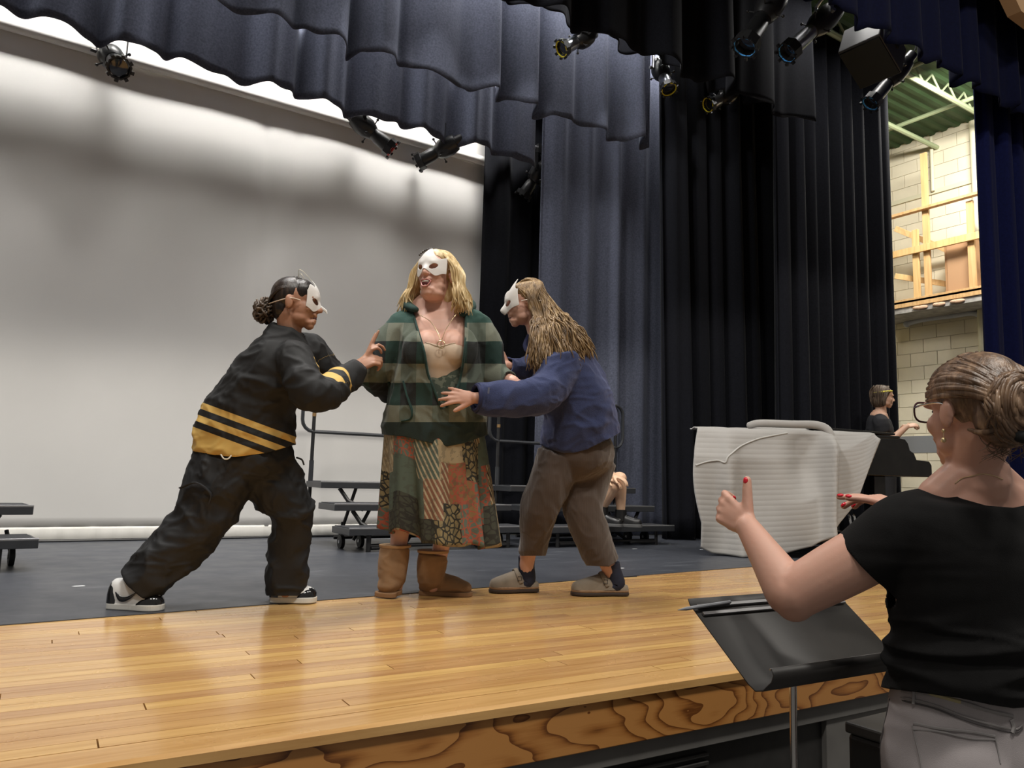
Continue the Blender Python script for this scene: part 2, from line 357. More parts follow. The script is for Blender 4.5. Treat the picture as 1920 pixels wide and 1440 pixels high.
me2 = me.copy(); me2.materials.clear(); me2.materials.append(M_STRIPE)
for rr in range(32):
    z = ZS+rr*bh
    if z+bh > 6.95: break
    for k in range(9):
        y = 4.4+k*bw+(bw/2 if rr % 2 else 0)
        b = bpy.data.objects.new('block', me2 if 1.78 < z < 2.1 and False else me); COL.objects.link(b); b.parent = wr; b.location = (XW-.001, y, z)
o = MB().box((XW-.006, 4.4, 1.93), (XW-.0015, 8.0, 2.18)).build('painted_stripe', M_STRIPE, wr, smooth=False)
o = MB().box((XW-.03, 2.6, onx(1760, 362, XW)[2]), (XW, 8.0, onx(1760, 354, XW)[2])).build('ledge', M_CREAMP, wr, smooth=False)
# ceiling: green corrugated deck over the whole stage house
cv = []; cf = []; n = 170
for i in range(n+1):
    y = 3.0+i*5.2/n; z = 6.78+.015*(1 if (i//3) % 2 else -1)
    cv += [(-6, y, z), (11.42, y, z)]
for i in range(n): cf.append((2*i, 2*i+1, 2*i+3, 2*i+2))
ce = link('ceiling', cv, cf, M_GREEN, smooth=False); struct(ce, 'green corrugated roof deck above the wing')
tr = MB()
for y in (5.0, 5.9): tr.tube([(6.5, y, 6.55), (11.4, y, 6.55)], .035, 8)
for x in (9.0, 10.4): tr.tube([(x, 3.8, 6.62), (x, 8, 6.62)], .03, 8)
for k in range(11): tr.tube([(6.6+k*.4, 5.0, 6.55), (6.8+k*.4, 5.0, 6.74)], .014, 6); tr.tube([(6.8+k*.4, 5.0, 6.74), (7.0+k*.4, 5.0, 6.55)], .014, 6)
o = tr.build('trim_2', M_GREENP); struct(o, 'pale green roof trusses and pipes in the wing')
pp = MB(); q = onx(1826, 280, XW-.1)
pp.tube([(XW-.09, q[1], 2.4), (XW-.09, q[1], 6.72)], .055, 12)
q2 = onx(1748, 320, XW-.06); pp.tube([(XW-.06, q2[1], onx(1760, 358, XW)[2]), (XW-.06, q2[1], 6.72)], .028, 10)
o = pp.build('trim_3', M_CREAMP); struct(o, 'cream vertical pipes on the wing wall')
cvd = MB(); pts = [onx(px, py, XW-.06) for px, py in ((1700, 608), (1730, 600), (1790, 592), (1825, 588), (1845, 600), (1856, 640))]
cvd.tube(pts, .035, 10, smooth=4); cvd.ell(pts[0], (.05, .05, .05)); o = cvd.build('trim_4', mat('pale_blue_conduit', (.55, .60, .72), .3)); struct(o, 'pale blue bent conduit on the wing wall')

# timber loft rail in the wing
LX = 10.75
def lum(name, P, Q, wdt, dep, par):
    P = np.array(P); Q = np.array(Q); a = N(Q-P); s_ = N(np.cross(a, V3(1, 0, 0))) if abs(a[0]) < .9 else V3(0, 0, 1); tt = np.cross(a, s_)
    m = MB().prism([P-s_*wdt/2-tt*dep/2, P+s_*wdt/2-tt*dep/2, P+s_*wdt/2+tt*dep/2, P-s_*wdt/2+tt*dep/2], Q-P); return m.build(name, M_PINE, par, smooth=False, bevel=.003)
lo = thing('loft_platform', 'pine lumber storage loft with guard rails high on the wing wall', 'loft', onx(1760, 565, LX))
yA, yB = onx(1660, 560, LX)[1]+.3, onx(1860, 560, LX)[1]-.2
zp = onx(1760, 558, LX)[2]
def lz(px, py): return onx(px, py, LX)
z1 = lz(1760, 460)[2]; z2 = lz(1760, 385)[2]
lum('rim_joist', (LX, yA, zp), (LX, yB, zp), .12, .04, lo)
lum('guard_rail', (LX-.04, yA, z1), (LX-.04, yB, z1), .10, .04, lo)
lum('top_rail', (LX-.04, yA, z2), (LX-.04, yB, z2), .04, .09, lo)
for px, tpy in ((1738, 284), (1822, 375), (1717, 430)):
    q = lz(px, 500); zt = lz(px, tpy)[2]; lum('post', (LX+.02, q[1], zp-.05), (LX+.02, q[1], zt), .09, .04, lo)
q = lz(1690, 425); qb = lz(1755, 465); lum('side_rail', (LX, q[1]+.1, q[2]), (LX+.5, qb[1], qb[2]+.02), .08, .04, lo)
q = lz(1690, 515); lum('side_rail', (LX, q[1]+.1, q[2]), (LX+.5, qb[1]-.05, q[2]-.2), .08, .04, lo)
MB().box((LX-.02, yB, zp-.0), (XW-.002, yA, zp+.03)).build('deck', M_PINE, lo, smooth=False)
MB().box((LX+.0, yB, zp-.14), (XW-.002, yA, zp-.062)).build('fieldstone_edge', mat('grey_beam', (.35, .34, .33), .8, noise=.3, nscale=9), lo, smooth=False)
bx = lz(1790, 480); cab = thing('storage_box', 'brown wooden storage box standing on the loft deck', 'box', (11.05, bx[1], zp+.031))
hb = lz(1790, 452)[2]-zp+.07
MB().box((10.87, bx[1]-.16, zp+.031), (11.3, bx[1]+.2, zp+hb)).build('body', mat('brown_ply', (.36, .20, .10), .6, noise=.15, nscale=6), cab, smooth=False, bevel=.004)
MB().box((10.85, bx[1]-.18, zp+hb), (11.32, bx[1]+.22, zp+hb+.025)).build('lid', mat('brown_lid', (.26, .14, .07), .6), cab, smooth=False)
MB().box((10.86, bx[1]-.12, zp+.05), (10.87, bx[1]+.16, zp+hb-.03)).build('door', mat('brown_door', (.42, .25, .14), .55), cab, smooth=False)
for i, (px, s_) in enumerate(((1730, .10), (1765, .08), (1800, .09))):
    q = onx(px, 575, LX+.02); m = MB(); m.ell((LX-.015, q[1], zp-.1), (.02, s_, .03), 10, 6); m.ell((LX-.02, q[1]+s_*.7, zp-.095), (.018, s_*.6, .026), 8, 6)
    o = m.build('torn_paper', mat('peeling_tan', (.62, .42, .30), .9), lo)

# ================================================================== drapes
def curtain(name, label, x0, x1, Y, z0, z1, m, wl=.42, amp=.07, seed=1, hem=0., flare=.0, group=None, cat='curtain', irregular=.5, turn=0., xl=None):
    """one hanging cloth with irregular pleats; built as a thin solid sheet"""
    rg = np.random.default_rng(seed); nx = max(24, int((x1-x0)/.022)); nz = 26
    s = np.linspace(0, 1, nx+1); X = x0+(x1-x0)*s
    # irregular phase
    ph = np.zeros(nx+1); kk = rg.uniform(1-irregular, 1+irregular, nx+1); k3 = max(3, int(wl/.022)); kk = np.convolve(np.pad(kk, k3, mode='reflect'), np.ones(k3)/k3, 'same')[k3:-k3]
    kk = 1+(kk-1)*2.2; ph = np.cumsum(np.maximum(kk, .3))*((x1-x0)/nx)*2*math.pi/wl
    a2 = rg.uniform(0, 6.28, 4); am = 1+.45*np.sin(ph*.31+a2[0])+.2*np.sin(ph*.77+a2[1])
    v = []; 
    for j in range(nz+1):
        tz = j/nz; z = z1+(z0-z1)*tz
        drift = .25*tz*np.sin(ph*.23+a2[2])
        y = amp*am*(.75+.35*tz)*(np.sin(ph+drift)+.28*np.sin(2*ph+a2[3]+.5*tz)+.12*np.sin(3.1*ph+tz))
        xx = X+.35*amp*np.cos(ph+drift)*(.6+.4*tz)
        if flare: xx = x0+(xx-x0)*1.0+(s-.5)*flare*tz
        if xl is not None: xx = xx+(1-s)*xl*tz
        zz = z+(hem*np.sin(ph*.5+1)*tz if hem else 0)*np.ones(nx+1)
        if j == nz and hem: zz = zz+.012*np.sin(ph*1.7)
        v.append(np.stack([xx, Y+turn*s+y, zz], 1))
    v = np.vstack(v); f = [(j*(nx+1)+i, (j+1)*(nx+1)+i, (j+1)*(nx+1)+i+1, j*(nx+1)+i+1) for j in range(nz) for i in range(nx)]
    o = link(name, v-np.array([(x0+x1)/2, Y, z0]), f, m, org=((x0+x1)/2, Y, z0))
    so = o.modifiers.new('cloth', 'SOLIDIFY'); so.thickness = .006
    # wave normals were nudged by the sharp-angle test; keep everything smooth
    o.data.polygons.foreach_set('use_smooth', [True]*len(o.data.polygons))
    for at_ in ('sharp_edge',):
        if at_ in o.data.attributes: o.data.attributes.remove(o.data.attributes[at_])
    tag(o, label, cat, group); return o
# cyclorama
CY = 6.95
cy = thing('cyclorama', 'large off-white cyclorama cloth filling the back of the stage', 'backdrop', (1, CY, ZS))
def sheet(x0, x1, z0, z1, Y, nx, nz, fn):
    xs = np.linspace(x0, x1, nx+1); zs = np.linspace(z1, z0, nz+1); v = [(x, Y+fn(x, z), z) for z in zs for x in xs]
    return v, [(j*(nx+1)+i, (j+1)*(nx+1)+i, (j+1)*(nx+1)+i+1, j*(nx+1)+i+1) for j in range(nz) for i in range(nx)]
xr = ony(898, 500, CY)[0]+.08
v, f = sheet(-5.5, xr+.25, ZS+.10, 6.2, CY, 240, 60, lambda x, z: .006*math.sin(x*2.1)+.004*math.sin(x*5.3+z)+.012*math.exp(-((x-1.72)/.03)**2)+.008*math.exp(-((x-2.02)/.03)**2))
m = MB(); m.add(v, f); o = m.build('cloth', M_CYC, cy); o.modifiers.new('cloth', 'SOLIDIFY').thickness = .004
m = MB(); v, f = sheet(-5.5, xr+.25, ZS+.005, ZS+.115, CY-.014, 420, 6, lambda x, z: .006*math.sin(x*23)+.005*math.sin(x*51+2)+.01*math.sin((z-ZS)/.115*math.pi)*-1); m.add(v, f)
o = m.build('bottom_pocket', M_POCKET, cy); o.modifiers.new('cloth', 'SOLIDIFY').thickness = .006
zt = ony(640, 226, CY-.05)[2]
m = MB().tube([(-5.5, CY-.055, zt), (xr+.2, CY-.055, zt)], .048, 14); m.build('pipe_pocket', M_CYC, cy)
m = MB().tube([(-5.5, CY-.035, ZS+.012), (xr+.2, CY-.035, ZS+.012)], .011, 8); m.build('bottom_pipe', M_METAL, cy)

# legs and borders (Y = distance upstage)
bx_ = lambda px, py, Y: ony(px, py, Y)[0]
curtain('masking_drape', 'narrow black velour leg hanging beside the right edge of the cyclorama', bx_(903, 600, 6.74), 5.6, 6.78, ZS+.01, 6.6, M_BLACKV, .30, .04, 11, group='stage legs')
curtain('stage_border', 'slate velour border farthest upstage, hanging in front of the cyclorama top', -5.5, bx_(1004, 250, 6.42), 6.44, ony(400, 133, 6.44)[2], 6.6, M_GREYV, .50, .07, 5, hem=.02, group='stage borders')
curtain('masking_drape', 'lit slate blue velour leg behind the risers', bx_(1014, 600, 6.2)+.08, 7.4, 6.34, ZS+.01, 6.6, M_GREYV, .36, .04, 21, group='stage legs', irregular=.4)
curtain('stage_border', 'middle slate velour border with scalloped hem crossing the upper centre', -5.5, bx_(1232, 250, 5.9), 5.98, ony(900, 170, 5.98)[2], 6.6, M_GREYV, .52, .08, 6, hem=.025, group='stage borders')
curtain('masking_drape', 'black velour leg behind the quilted piano, between slate leg and nearest leg', bx_(1243, 500, 5.75), 9.6, 5.80, ZS+.01, 6.6, M_BLACKV, .30, .075, 33, group='stage legs', xl=.13)
curtain('stage_border', 'black velour border at upper right with three spotlights below its hem', -5.5, bx_(1460, 200, 5.46), 5.47, ony(1200, 98, 5.47)[2], 6.65, M_BLACKV, .60, .07, 9, hem=.03, group='stage borders')
curtain('masking_drape', 'tall black velour leg nearest the wing opening, ending behind the standing pianist', bx_(1462, 500, 5.17), bx_(1683, 600, 5.17), 5.2, ZS+.01, 6.85, M_BLACKV, .27, .085, 41, group='stage legs', irregular=.6)
curtain('stage_border', 'dark black border cropped at the top edge above centre', -5.5, 6.6, 4.7, ony(1000, 8, 4.7)[2], 6.5, M_BLACKV, .6, .08, 13, hem=.02, group='stage borders')
curtain('grand_valance', 'deep royal blue grand valance at the top right', -6, 9.9, 3.42, 5.17, 7.0, M_BLUEV2, .34, .05, 15, hem=.03, group='royal blue proscenium drapes')
curtain('main_curtain', 'royal blue main curtain gathered at the right edge', bx_(1852, 500, 3.60), 10.8, 3.65, ZS+.01, 6.4, M_BLUEV, .30, .06, 17, group='royal blue proscenium drapes')
# proscenium arch corner
q = ony(1905, 4, 3.1); o = MB().prism([(q[0]-.3, 3.2, q[2]+.2), (q[0]+.05, 3.2, q[2]-.08), (q[0]+1.2, 3.2, q[2]-.1), (q[0]+1.2, 3.2, 8), (-6, 3.2, 8), (-6, 3.2, q[2]+.2)], (0, -.12, 0)).build('wall_proscenium', mat('tan_proscenium', (.40, .25, .13), .8), smooth=False); struct(o, 'tan proscenium wall above the blue valance')
# ================================================================== lighting battens and spotlights
def batten(name, label, x0, x1, y, z):
    o = MB().tube([(x0, y, z), (x1, y, z)], .024, 10).build(name, M_STEEL); struct(o, label)
YB, YM, YF = 6.66, 5.63, 4.15
zb = ony(700, 205, YB)[2]+.12
batten('trim_5', 'upstage lighting pipe', -4, 5.4, YB, zb)
zm = ony(1200, 60, YM)[2]+.14
batten('trim_6', 'mid-stage lighting pipe', 2, 7.5, YM, zm)
zf = ony(1530, -20, YF)[2]+.1
batten('trim_7', 'downstage lighting pipe', 3, 9, YF, zf)
M_FIX = mat('black_fixture_paint', (.016, .016, .017), .36, noise=.15, nscale=25)
def spot(label, pos, aim, pipe_z, L=.52, r=.075, ring=None, group='ellipsoidal stage spotlights', shiny=False):
    """ellipsoidal spotlight: lamp cap, reflector housing, barrel, gel frame, lens, yoke and pipe clamp"""
    pos = np.array(pos, float); a = N(aim); s_ = N(np.cross(a, V3(0, 0, 1))); u_ = np.cross(s_, a)
    t = thing('stage_spotlight', label, 'spotlight', (pos[0], pos[1], pos[2]), group)
    back = pos-a*L*.5
    bm = M_FIX
    MB().lathe(back, a, [(0, r*.45), (.012, r*.62), (L*.14, r*.70), (L*.15, r*.95), (L*.28, r*1.18), (L*.42, r*1.15), (L*.50, r*.9), (L*.53, r*.78)], 18).build('housing', bm, t)
    MB().lathe(back+a*L*.53, a, [(0, r*.70), (L*.06, r*.72), (L*.07, r*.78), (L*.27, r*.82), (L*.28, r*.9)], 18).build('barrel', mat('worn_silver_barrel', (.32, .33, .36), .28, metal=.7) if shiny else bm, t)
    g0 = back+a*L*.81; w = r*1.12
    m = MB()
    for k in range(8):
        g = 2*math.pi*k/8+.39; g2 = 2*math.pi*(k+1)/8+.39; P = [(s_*math.cos(q)+u_*math.sin(q)) for q in (g, g2)]
        m.prism([g0+P[0]*w, g0+P[1]*w, g0+P[1]*w*.86, g0+P[0]*w*.86], a*L*.10)
        c_ = N(P[0]+P[1]); tg = N(P[1]-P[0]); m.prism([g0+a*L*.10+c_*w*.9-tg*.014, g0+a*L*.10+c_*w*.9+tg*.014, g0+a*L*.10+c_*w*1.12+tg*.014, g0+a*L*.10+c_*w*1.12-tg*.014], a*.02)
    m.build('gel_frame', bm, t, smooth=False)
    MB().lathe(g0, a, [(0, r*.2), (.012, r*.84), (.03, r*.8), (.036, r*.3)], 18).build('lens', mat('dark_lens', (.02, .022, .03), .10, coat=1.), t)
    if ring: MB().lathe(g0+a*L*.085, a, [(0, w*.90), (.012, w*.90), (.012, w*.80), (0, w*.80)], 16, cap=False).build('gel', mat('gel_'+ring, {'yellow': (.85, .70, .05), 'blue': (.10, .45, 1.), 'red': (.75, .08, .06)}[ring], .3), t)
    # cap fins and shutter handles
    for k in range(4):
        m = MB(); h = u_*math.cos(k*math.pi/2+.7)+s_*math.sin(k*math.pi/2+.7); m.tube([back+a*L*.47+h*r*.9, back+a*L*.47+h*r*1.5], .006, 6); m.ell(back+a*L*.47+h*r*1.55, (.014, .014, .014), 8, 6); m.build('shutter_handle', bm, t)
    # yoke
    mid = back+a*L*.33; top = np.array([mid[0], mid[1], pipe_z-.05]) if pipe_z is not None else mid+V3(0, 0, .2)
    k1, k2 = mid+s_*r*1.32, mid-s_*r*1.32; hgt = max(.05, min(.22, top[2]-mid[2]-.02)); crown = mid+N(top-mid)*hgt
    m = MB(); m.tube([k1, k1+(crown-mid)*.9, crown+s_*r*.6, crown-s_*r*.6, k2+(crown-mid)*.9, k2], [(.018, .005)]*6, 8, ref=a); m.tube([k1, k1+s_*.04], .016, 8); m.tube([k2, k2-s_*.04], .016, 8); m.build('yoke', M_FIX if not shiny else M_STEEL, t)
    m = MB(); m.tube([crown, top], .012, 8); m.box((-.025, -.035, -.03), (.025, .035, .075), None, top); m.build('clamp', M_STEEL if shiny else M_FIX, t)
    # power tail
    m = MB(); m.tube([back, back-a*.05+V3(0, 0, .04), back+V3(.02, 0, .16), top+V3(.06, 0, .04)], .007, 6, smooth=4); m.build('power_tail', M_FIX, t)
    return t
def fix(px, py, Y, dpx, dpy, dd, L, r, ring, label, zpipe, shiny=False):
    p = ony(px, py, Y); d = (p-CAM)@_f; q = at(px+dpx, py+dpy, d+dd); return spot(label, p, q-p, zpipe, L, r, ring, shiny=shiny)
fix(213, 113, YB, 22, 30, -.25, .50, .085, None, 'leftmost black spotlight hanging in front of the cyclorama', zb)
fix(697, 248, YB, 45, 38, .05, .60, .085, 'red', 'black spotlight with a red gel edge below the upstage border', zb)
fix(822, 284, YB, -45, 24, .05, .58, .085, None, 'black spotlight pointing left, right of the red gelled one', zb)
fix(1000, 338, YB, -30, 45, .0, .52, .08, None, 'spotlight almost lost against the narrow black leg', zb)
fix(1082, 78, YM, -38, 18, -.1, .50, .08, 'yellow', 'spotlight with yellow gel pointing left under the black border', zm, True)
fix(1243, 143, YM, 16, 34, -.15, .52, .08, 'yellow', 'middle yellow gelled spotlight pointing down under the black border', zm, True)
fix(1352, 186, YM, -32, 14, -.1, .50, .08, 'yellow', 'rightmost yellow gelled spotlight pointing left under the black border', zm, True)
fix(1432, 30, YF, -38, 62, -.1, .95, .105, 'blue', 'large spotlight with blue gel, left of the three downstage', zf)
fix(1525, 55, YF, -62, 56, -.1, .95, .095, 'blue', 'large silver-edged spotlight with blue gel, middle of the three downstage', zf, True)
fix(1668, 152, YF, -48, 56, -.05, .80, .085, 'blue', 'dark spotlight with blue gel nearest the green ceiling', zf)
# loudspeaker hung by the proscenium
p = ony(1635, 100, 4.0); sp = thing('loudspeaker', 'grey box loudspeaker hanging among the downstage lights', 'speaker', p)
a = N(at(1620, 160, 7.2)-p); s_ = N(at(1700, 130, 7.9)-p); s_ = N(s_-a*(s_@a)); n_ = np.cross(s_, a); R = np.stack([s_, n_, -a], 1)
MB().box((-.24, -.2, -.14), (.24, .2, .2), R, p).build('cabinet', mat('grey_speaker', (.055, .055, .06), .6), sp, smooth=False, bevel=.01)
MB().box((-.22, -.19, -.16), (.22, .19, -.138), R, p).build('grille', mat('speaker_grille', (.012, .013, .01), .8), sp, smooth=False)
MB().box((-.02, -.215, .02), (.08, -.199, .09), R, p).build('handle_recess', mat('recess', (.004, .004, .004), .9), sp, smooth=False)
MB().tube([p-a*.15, (p[0]-.02, p[1], zf+.05)], .012, 8).build('hanger', M_STEEL, sp)

# ================================================================== choral risers
M_DECK = mat('black_riser_carpet', (.022, .023, .026), .65, noise=.3, nscale=90, bump=.3, bscale=300)
M_EDGE = mat('dark_riser_edge', (.030, .032, .036), .33, noise=.1, nscale=20)
M_RUB = mat('black_rubber', (.012, .012, .012), .6)
HS = (.185, .352, .52)
def riser(label, cx, cy_, rot, wf, wk, dep=.31, steps=3, rail=True, ends=(1, 1)):
    """trapezoid choral riser: decks on folding frames, casters, back guard rail; local x right, y upstage"""
    t = thing('choral_riser', label, 'riser', (cx, cy_, ZS), 'folding choral risers'); c, s = math.cos(rot), math.sin(rot)
    W = lambda x, y, z: V3(cx+c*x-s*y, cy_+s*x+c*y, ZS+z)
    for k in range(steps):
        y0 = k*dep; y1 = y0+dep+.04; h = HS[k]; w0 = wf+(wk-wf)*k/steps; w1 = wf+(wk-wf)*(k+1)/steps
        d = MB().prism([W(-w0/2, y0, h-.055), W(w0/2, y0, h-.055), W(w1/2, y1, h-.055), W(-w1/2, y1, h-.055)], (0, 0, .05)).build('step', M_EDGE, t, smooth=False, bevel=.004)
        MB().prism([W(-w0/2+.02, y0+.015, h-.005), W(w0/2-.02, y0+.015, h-.005), W(w1/2-.02, y1-.01, h-.005), W(-w1/2+.02, y1-.01, h-.005)], (0, 0, .005)).build('carpet', M_DECK, d, smooth=False)
        MB().tube([W(-w0/2, y0+.006, h-.004), W(w0/2, y0+.006, h-.004)], .006, 6).build('nosing', M_STEEL, d)
    for sx in (-1, 1):
        x = sx*(wf/2-.18)
        for k in range(steps): 
            h = HS[k]-.055; y = k*dep+.06
            if k == 0: MB().tube([W(x, y, .0), W(x, y, h)], [(.02, .012)]*2, 8, ref=(c, s, 0)).build('leg', M_METAL, t); MB().tube([W(x-sx*.02, y, .03), W(x-sx*.30, y+.02, .03), W(x-sx*.42, y+.12, h)], .014, 8).build('brace', M_METAL, t)
            else: MB().tube([W(x+sx*.02, y, h), W(x-sx*.05, y-.02, h-.1), W(x-sx*.16, y-.10, HS[k-1]-.06)], .017, 8).build('brace', M_METAL, t); MB().tube([W(x-sx*.14, y+.04, h), W(x-sx*.02, y+.05, .06)], .015, 8).build('leg', M_METAL, t)
        for wx, wy in ((x+sx*.10, dep*1.2), (x-sx*.08, dep*1.35)):
            w = MB().lathe(W(wx-.016, wy, .055), (c, s, 0), [(0, .03), (.002, .053), (.03, .053), (.032, .03)], 18).build('caster', M_RUB, t)
            MB().lathe(W(wx-.02, wy, .055), (c, s, 0), [(0, .014), (.04, .014)], 10).build('hub', M_STEEL, w)
            MB().tube([W(wx, wy, .055), W(wx-sx*.03, wy+.07, .2)], .012, 8).build('fork', M_METAL, t)
    for y, z in ((.08, .045), (dep*2, .12), (dep*2.6, .05)): MB().tube([W(-wf/2+.18, y, z), W(wf/2-.18, y, z)], .014, 8).build('crossbar', M_METAL, t)
    if rail:
        yb = steps*dep+.02; zt = HS[-1]+.86; x0, x1 = -wk/2+.01, wk/2-.01; rr = .1
        lp = []
        for (ax, az, g0) in ((x0-.06, zt, 90), (x0-.06, HS[-1]+.43, 180)):
            pass
        zl = HS[-1]+.415
        for nm, pts in (('guard_rail', [W(x0-.10+rr, yb, zt), W(x1+.10-rr, yb, zt)]),):
            loop = []
            for cxx, czz, a0 in ((x1+.08-rr, zt-rr, 90), (x1+.08-rr, zl+rr, 0), (x0-.08+rr, zl+rr, -90), (x0-.08+rr, zt-rr, -180)):
                for q in range(5): g = math.radians(a0-q*22.5); loop.append(W(cxx+rr*math.cos(g), yb, czz+rr*math.sin(g)))
            loop.append(loop[0]); loop.append(loop[1]); MB().tube(loop, .016, 8, ref=(-s, c, 0)).build(nm, M_EDGE, t)
        for x in (x0+.02, x1-.02):
            p = MB().tube([W(x, yb, HS[-1]-.2), W(x, yb, zt)], .016, 10).build('rail_post', M_METAL, t)
            MB().tube([W(x, yb, HS[-1]-.02), W(x, yb, HS[-1]+.17)], .021, 10).build('sleeve', M_EDGE, p)
            MB().tube([W(x, yb, zl+.13), W(x, yb, zl+.16)], .018, 10).build('worn_band', mat('worn_brass', (.35, .22, .1), .4, metal=.6), p)
    return t
riser('three-step black choral riser with guard rail, left section behind the centre performer', 2.98, 5.50, 0.0, 1.62, 1.68)
riser('three-step black choral riser with guard rail, right section holding the seated person', 4.62, 5.38, -.02, 1.5, 1.5, dep=.28)
riser('black choral riser cropped at the left edge of the stage', -.62, 4.98, .10, 1.62, 1.62, rail=False, steps=2)

# ================================================================== grand piano under a quilted cover
PD = 6.62
PB0 = V3(*at(1322, 900, PD)); PB1 = V3(*at(1748, 900, PD+.03)); PB0[2] = PB1[2] = ZS
ex = N(PB1-PB0); ey = V3(-ex[1], ex[0], 0); PL = np.linalg.norm(PB1-PB0)      # ex tail -> keyboard along the bass side, ey away from the hall
pn = thing('grand_piano', 'black grand piano with its tail under a quilted cover', 'piano', PB0+ex*PL/2)
M_PIANO = mat('ebony_piano', (.006, .0055, .005), .28, coat=.2, noise=.3, nscale=15); M_PIANOB = mat('brown_black_ply', (.018, .012, .008), .5)
def PQ(x, y, z): return PB0+ex*x+ey*y+V3(0, 0, z)
PH = 1.065; PWD = 1.2
outline = [(0.05, .06), (.0, .16), (.0, .30), (.06, .42), (.22, .52), (.55, .62), (.9, .80), (1.15, 1.02), (1.35, 1.15), (1.6, PWD), (PL-.27, PWD), (PL-.27, 0), (.15, 0)]
MB().prism([PQ(x, y, .70) for x, y in outline], (0, 0, PH-.04-.70)).build('rim', M_PIANO, pn, smooth=False, bevel=.006)
lid = MB().prism([PQ(x+(.0 if x < .3 else .0), y, PH-.04) for x, y in outline], (0, 0, .022)).build('lid', M_PIANO, pn, smooth=False, bevel=.004)
MB().prism([PQ(.95, .02, PH+.03), PQ(PL-.3, .02, PH-.01), PQ(PL-.3, 1.1, PH-.01), PQ(.95, .9, PH+.03)], (0, 0, .018)).build('folded_lid', M_PIANO, lid, smooth=False, bevel=.003)
for y0 in (0, PWD-.05):
    prof = [(PL-.28, .70), (PL, .70), (PL, .80), (PL-.02, .835), (PL-.13, .845), (PL-.15, .90), (PL-.185, .925), (PL-.20, .985), (PL-.225, 1.02), (PL-.28, 1.03)]
    MB().prism([PQ(x, y0, z) for x, z in prof], ey*.05).build('arm', M_PIANO, pn, smooth=False, bevel=.004)
MB().prism([PQ(PL-.27, .05, .70), PQ(PL-.02, .05, .70), PQ(PL-.02, PWD-.05, .70), PQ(PL-.27, PWD-.05, .70)], (0, 0, .06)).build('key_bed', M_PIANO, pn, smooth=False)
kb = MB().prism([PQ(PL-.20, .09, .762), PQ(PL-.04, .09, .762), PQ(PL-.04, PWD-.09, .762), PQ(PL-.20, PWD-.09, .762)], (0, 0, .02)).build('white_key_row', mat('ivory_keys', (.7, .68, .6), .3), pn, smooth=False)
MB().prism([PQ(PL-.27, .05, .76), PQ(PL-.21, .05, .76), PQ(PL-.23, .05, .95), PQ(PL-.27, .05, .95)], ey*(PWD-.1)).build('fallboard', M_PIANO, pn, smooth=False)
MB().prism([PQ(PL-.55, .25, PH-.01), PQ(PL-.52, .25, PH-.01), PQ(PL-.62, .25, PH+.0), PQ(PL-.64, .25, PH+.0)], ey*.7).build('music_desk', M_PIANO, pn, smooth=False)
for x, y in ((.35, .26), (PL-.42, .12), (PL-.42, PWD-.14)):
    l_ = MB().prism([PQ(x-.05, y-.05, .14), PQ(x+.05, y-.05, .14), PQ(x+.05, y+.05, .14), PQ(x-.05, y+.05, .14)], (0, 0, .56)).build('leg', M_PIANO, pn, smooth=False, bevel=.008)
    MB().lathe(PQ(x-.015, y, .05), ex, [(0, .03), (.004, .05), (.026, .05), (.03, .03)], 16).build('caster', M_RUB, l_)
    MB().tube([PQ(x, y, .05), PQ(x, y, .15)], .03, 10).build('ferrule', M_METAL, l_)
# A-frame transport dolly
for P_, Q_ in (((.35, .26), (PL-.42, .12)), ((.35, .26), (PL-.42, PWD-.14)), ((PL-.42, .12), (PL-.42, PWD-.14))): MB().tube([PQ(*P_, .12), PQ(*Q_, .12)], [(.035, .02)]*2, 8, ref=(0, 0, 1)).build('dolly_bar', M_METAL, pn)
ly = MB().tube([PQ(PL-.75, .52, .22), PQ(PL-.75, .52, .70)], .02, 8).tube([PQ(PL-.75, .68, .22), PQ(PL-.75, .68, .70)], .02, 8).prism([PQ(PL-.82, .48, .17), PQ(PL-.68, .48, .17), PQ(PL-.68, .72, .17), PQ(PL-.82, .72, .17)], (0, 0, .06)).build('pedal_lyre', M_PIANO, pn)
for y in (.55, .60, .65): MB().prism([PQ(PL-.68, y-.012, .19), PQ(PL-.56, y-.018, .18), PQ(PL-.56, y+.018, .18), PQ(PL-.68, y+.012, .19)], (0, 0, .012)).build('pedal', M_CHROME, ly, smooth=False)
for x in (PL-.74, PL-.70): MB().tube([PQ(x, -.01, .36), PQ(x, -.03, .34), PQ(x+.01, -.03, .26)], .011, 8).build('steel_bracket', M_CHROME, pn)
PW = 1.40
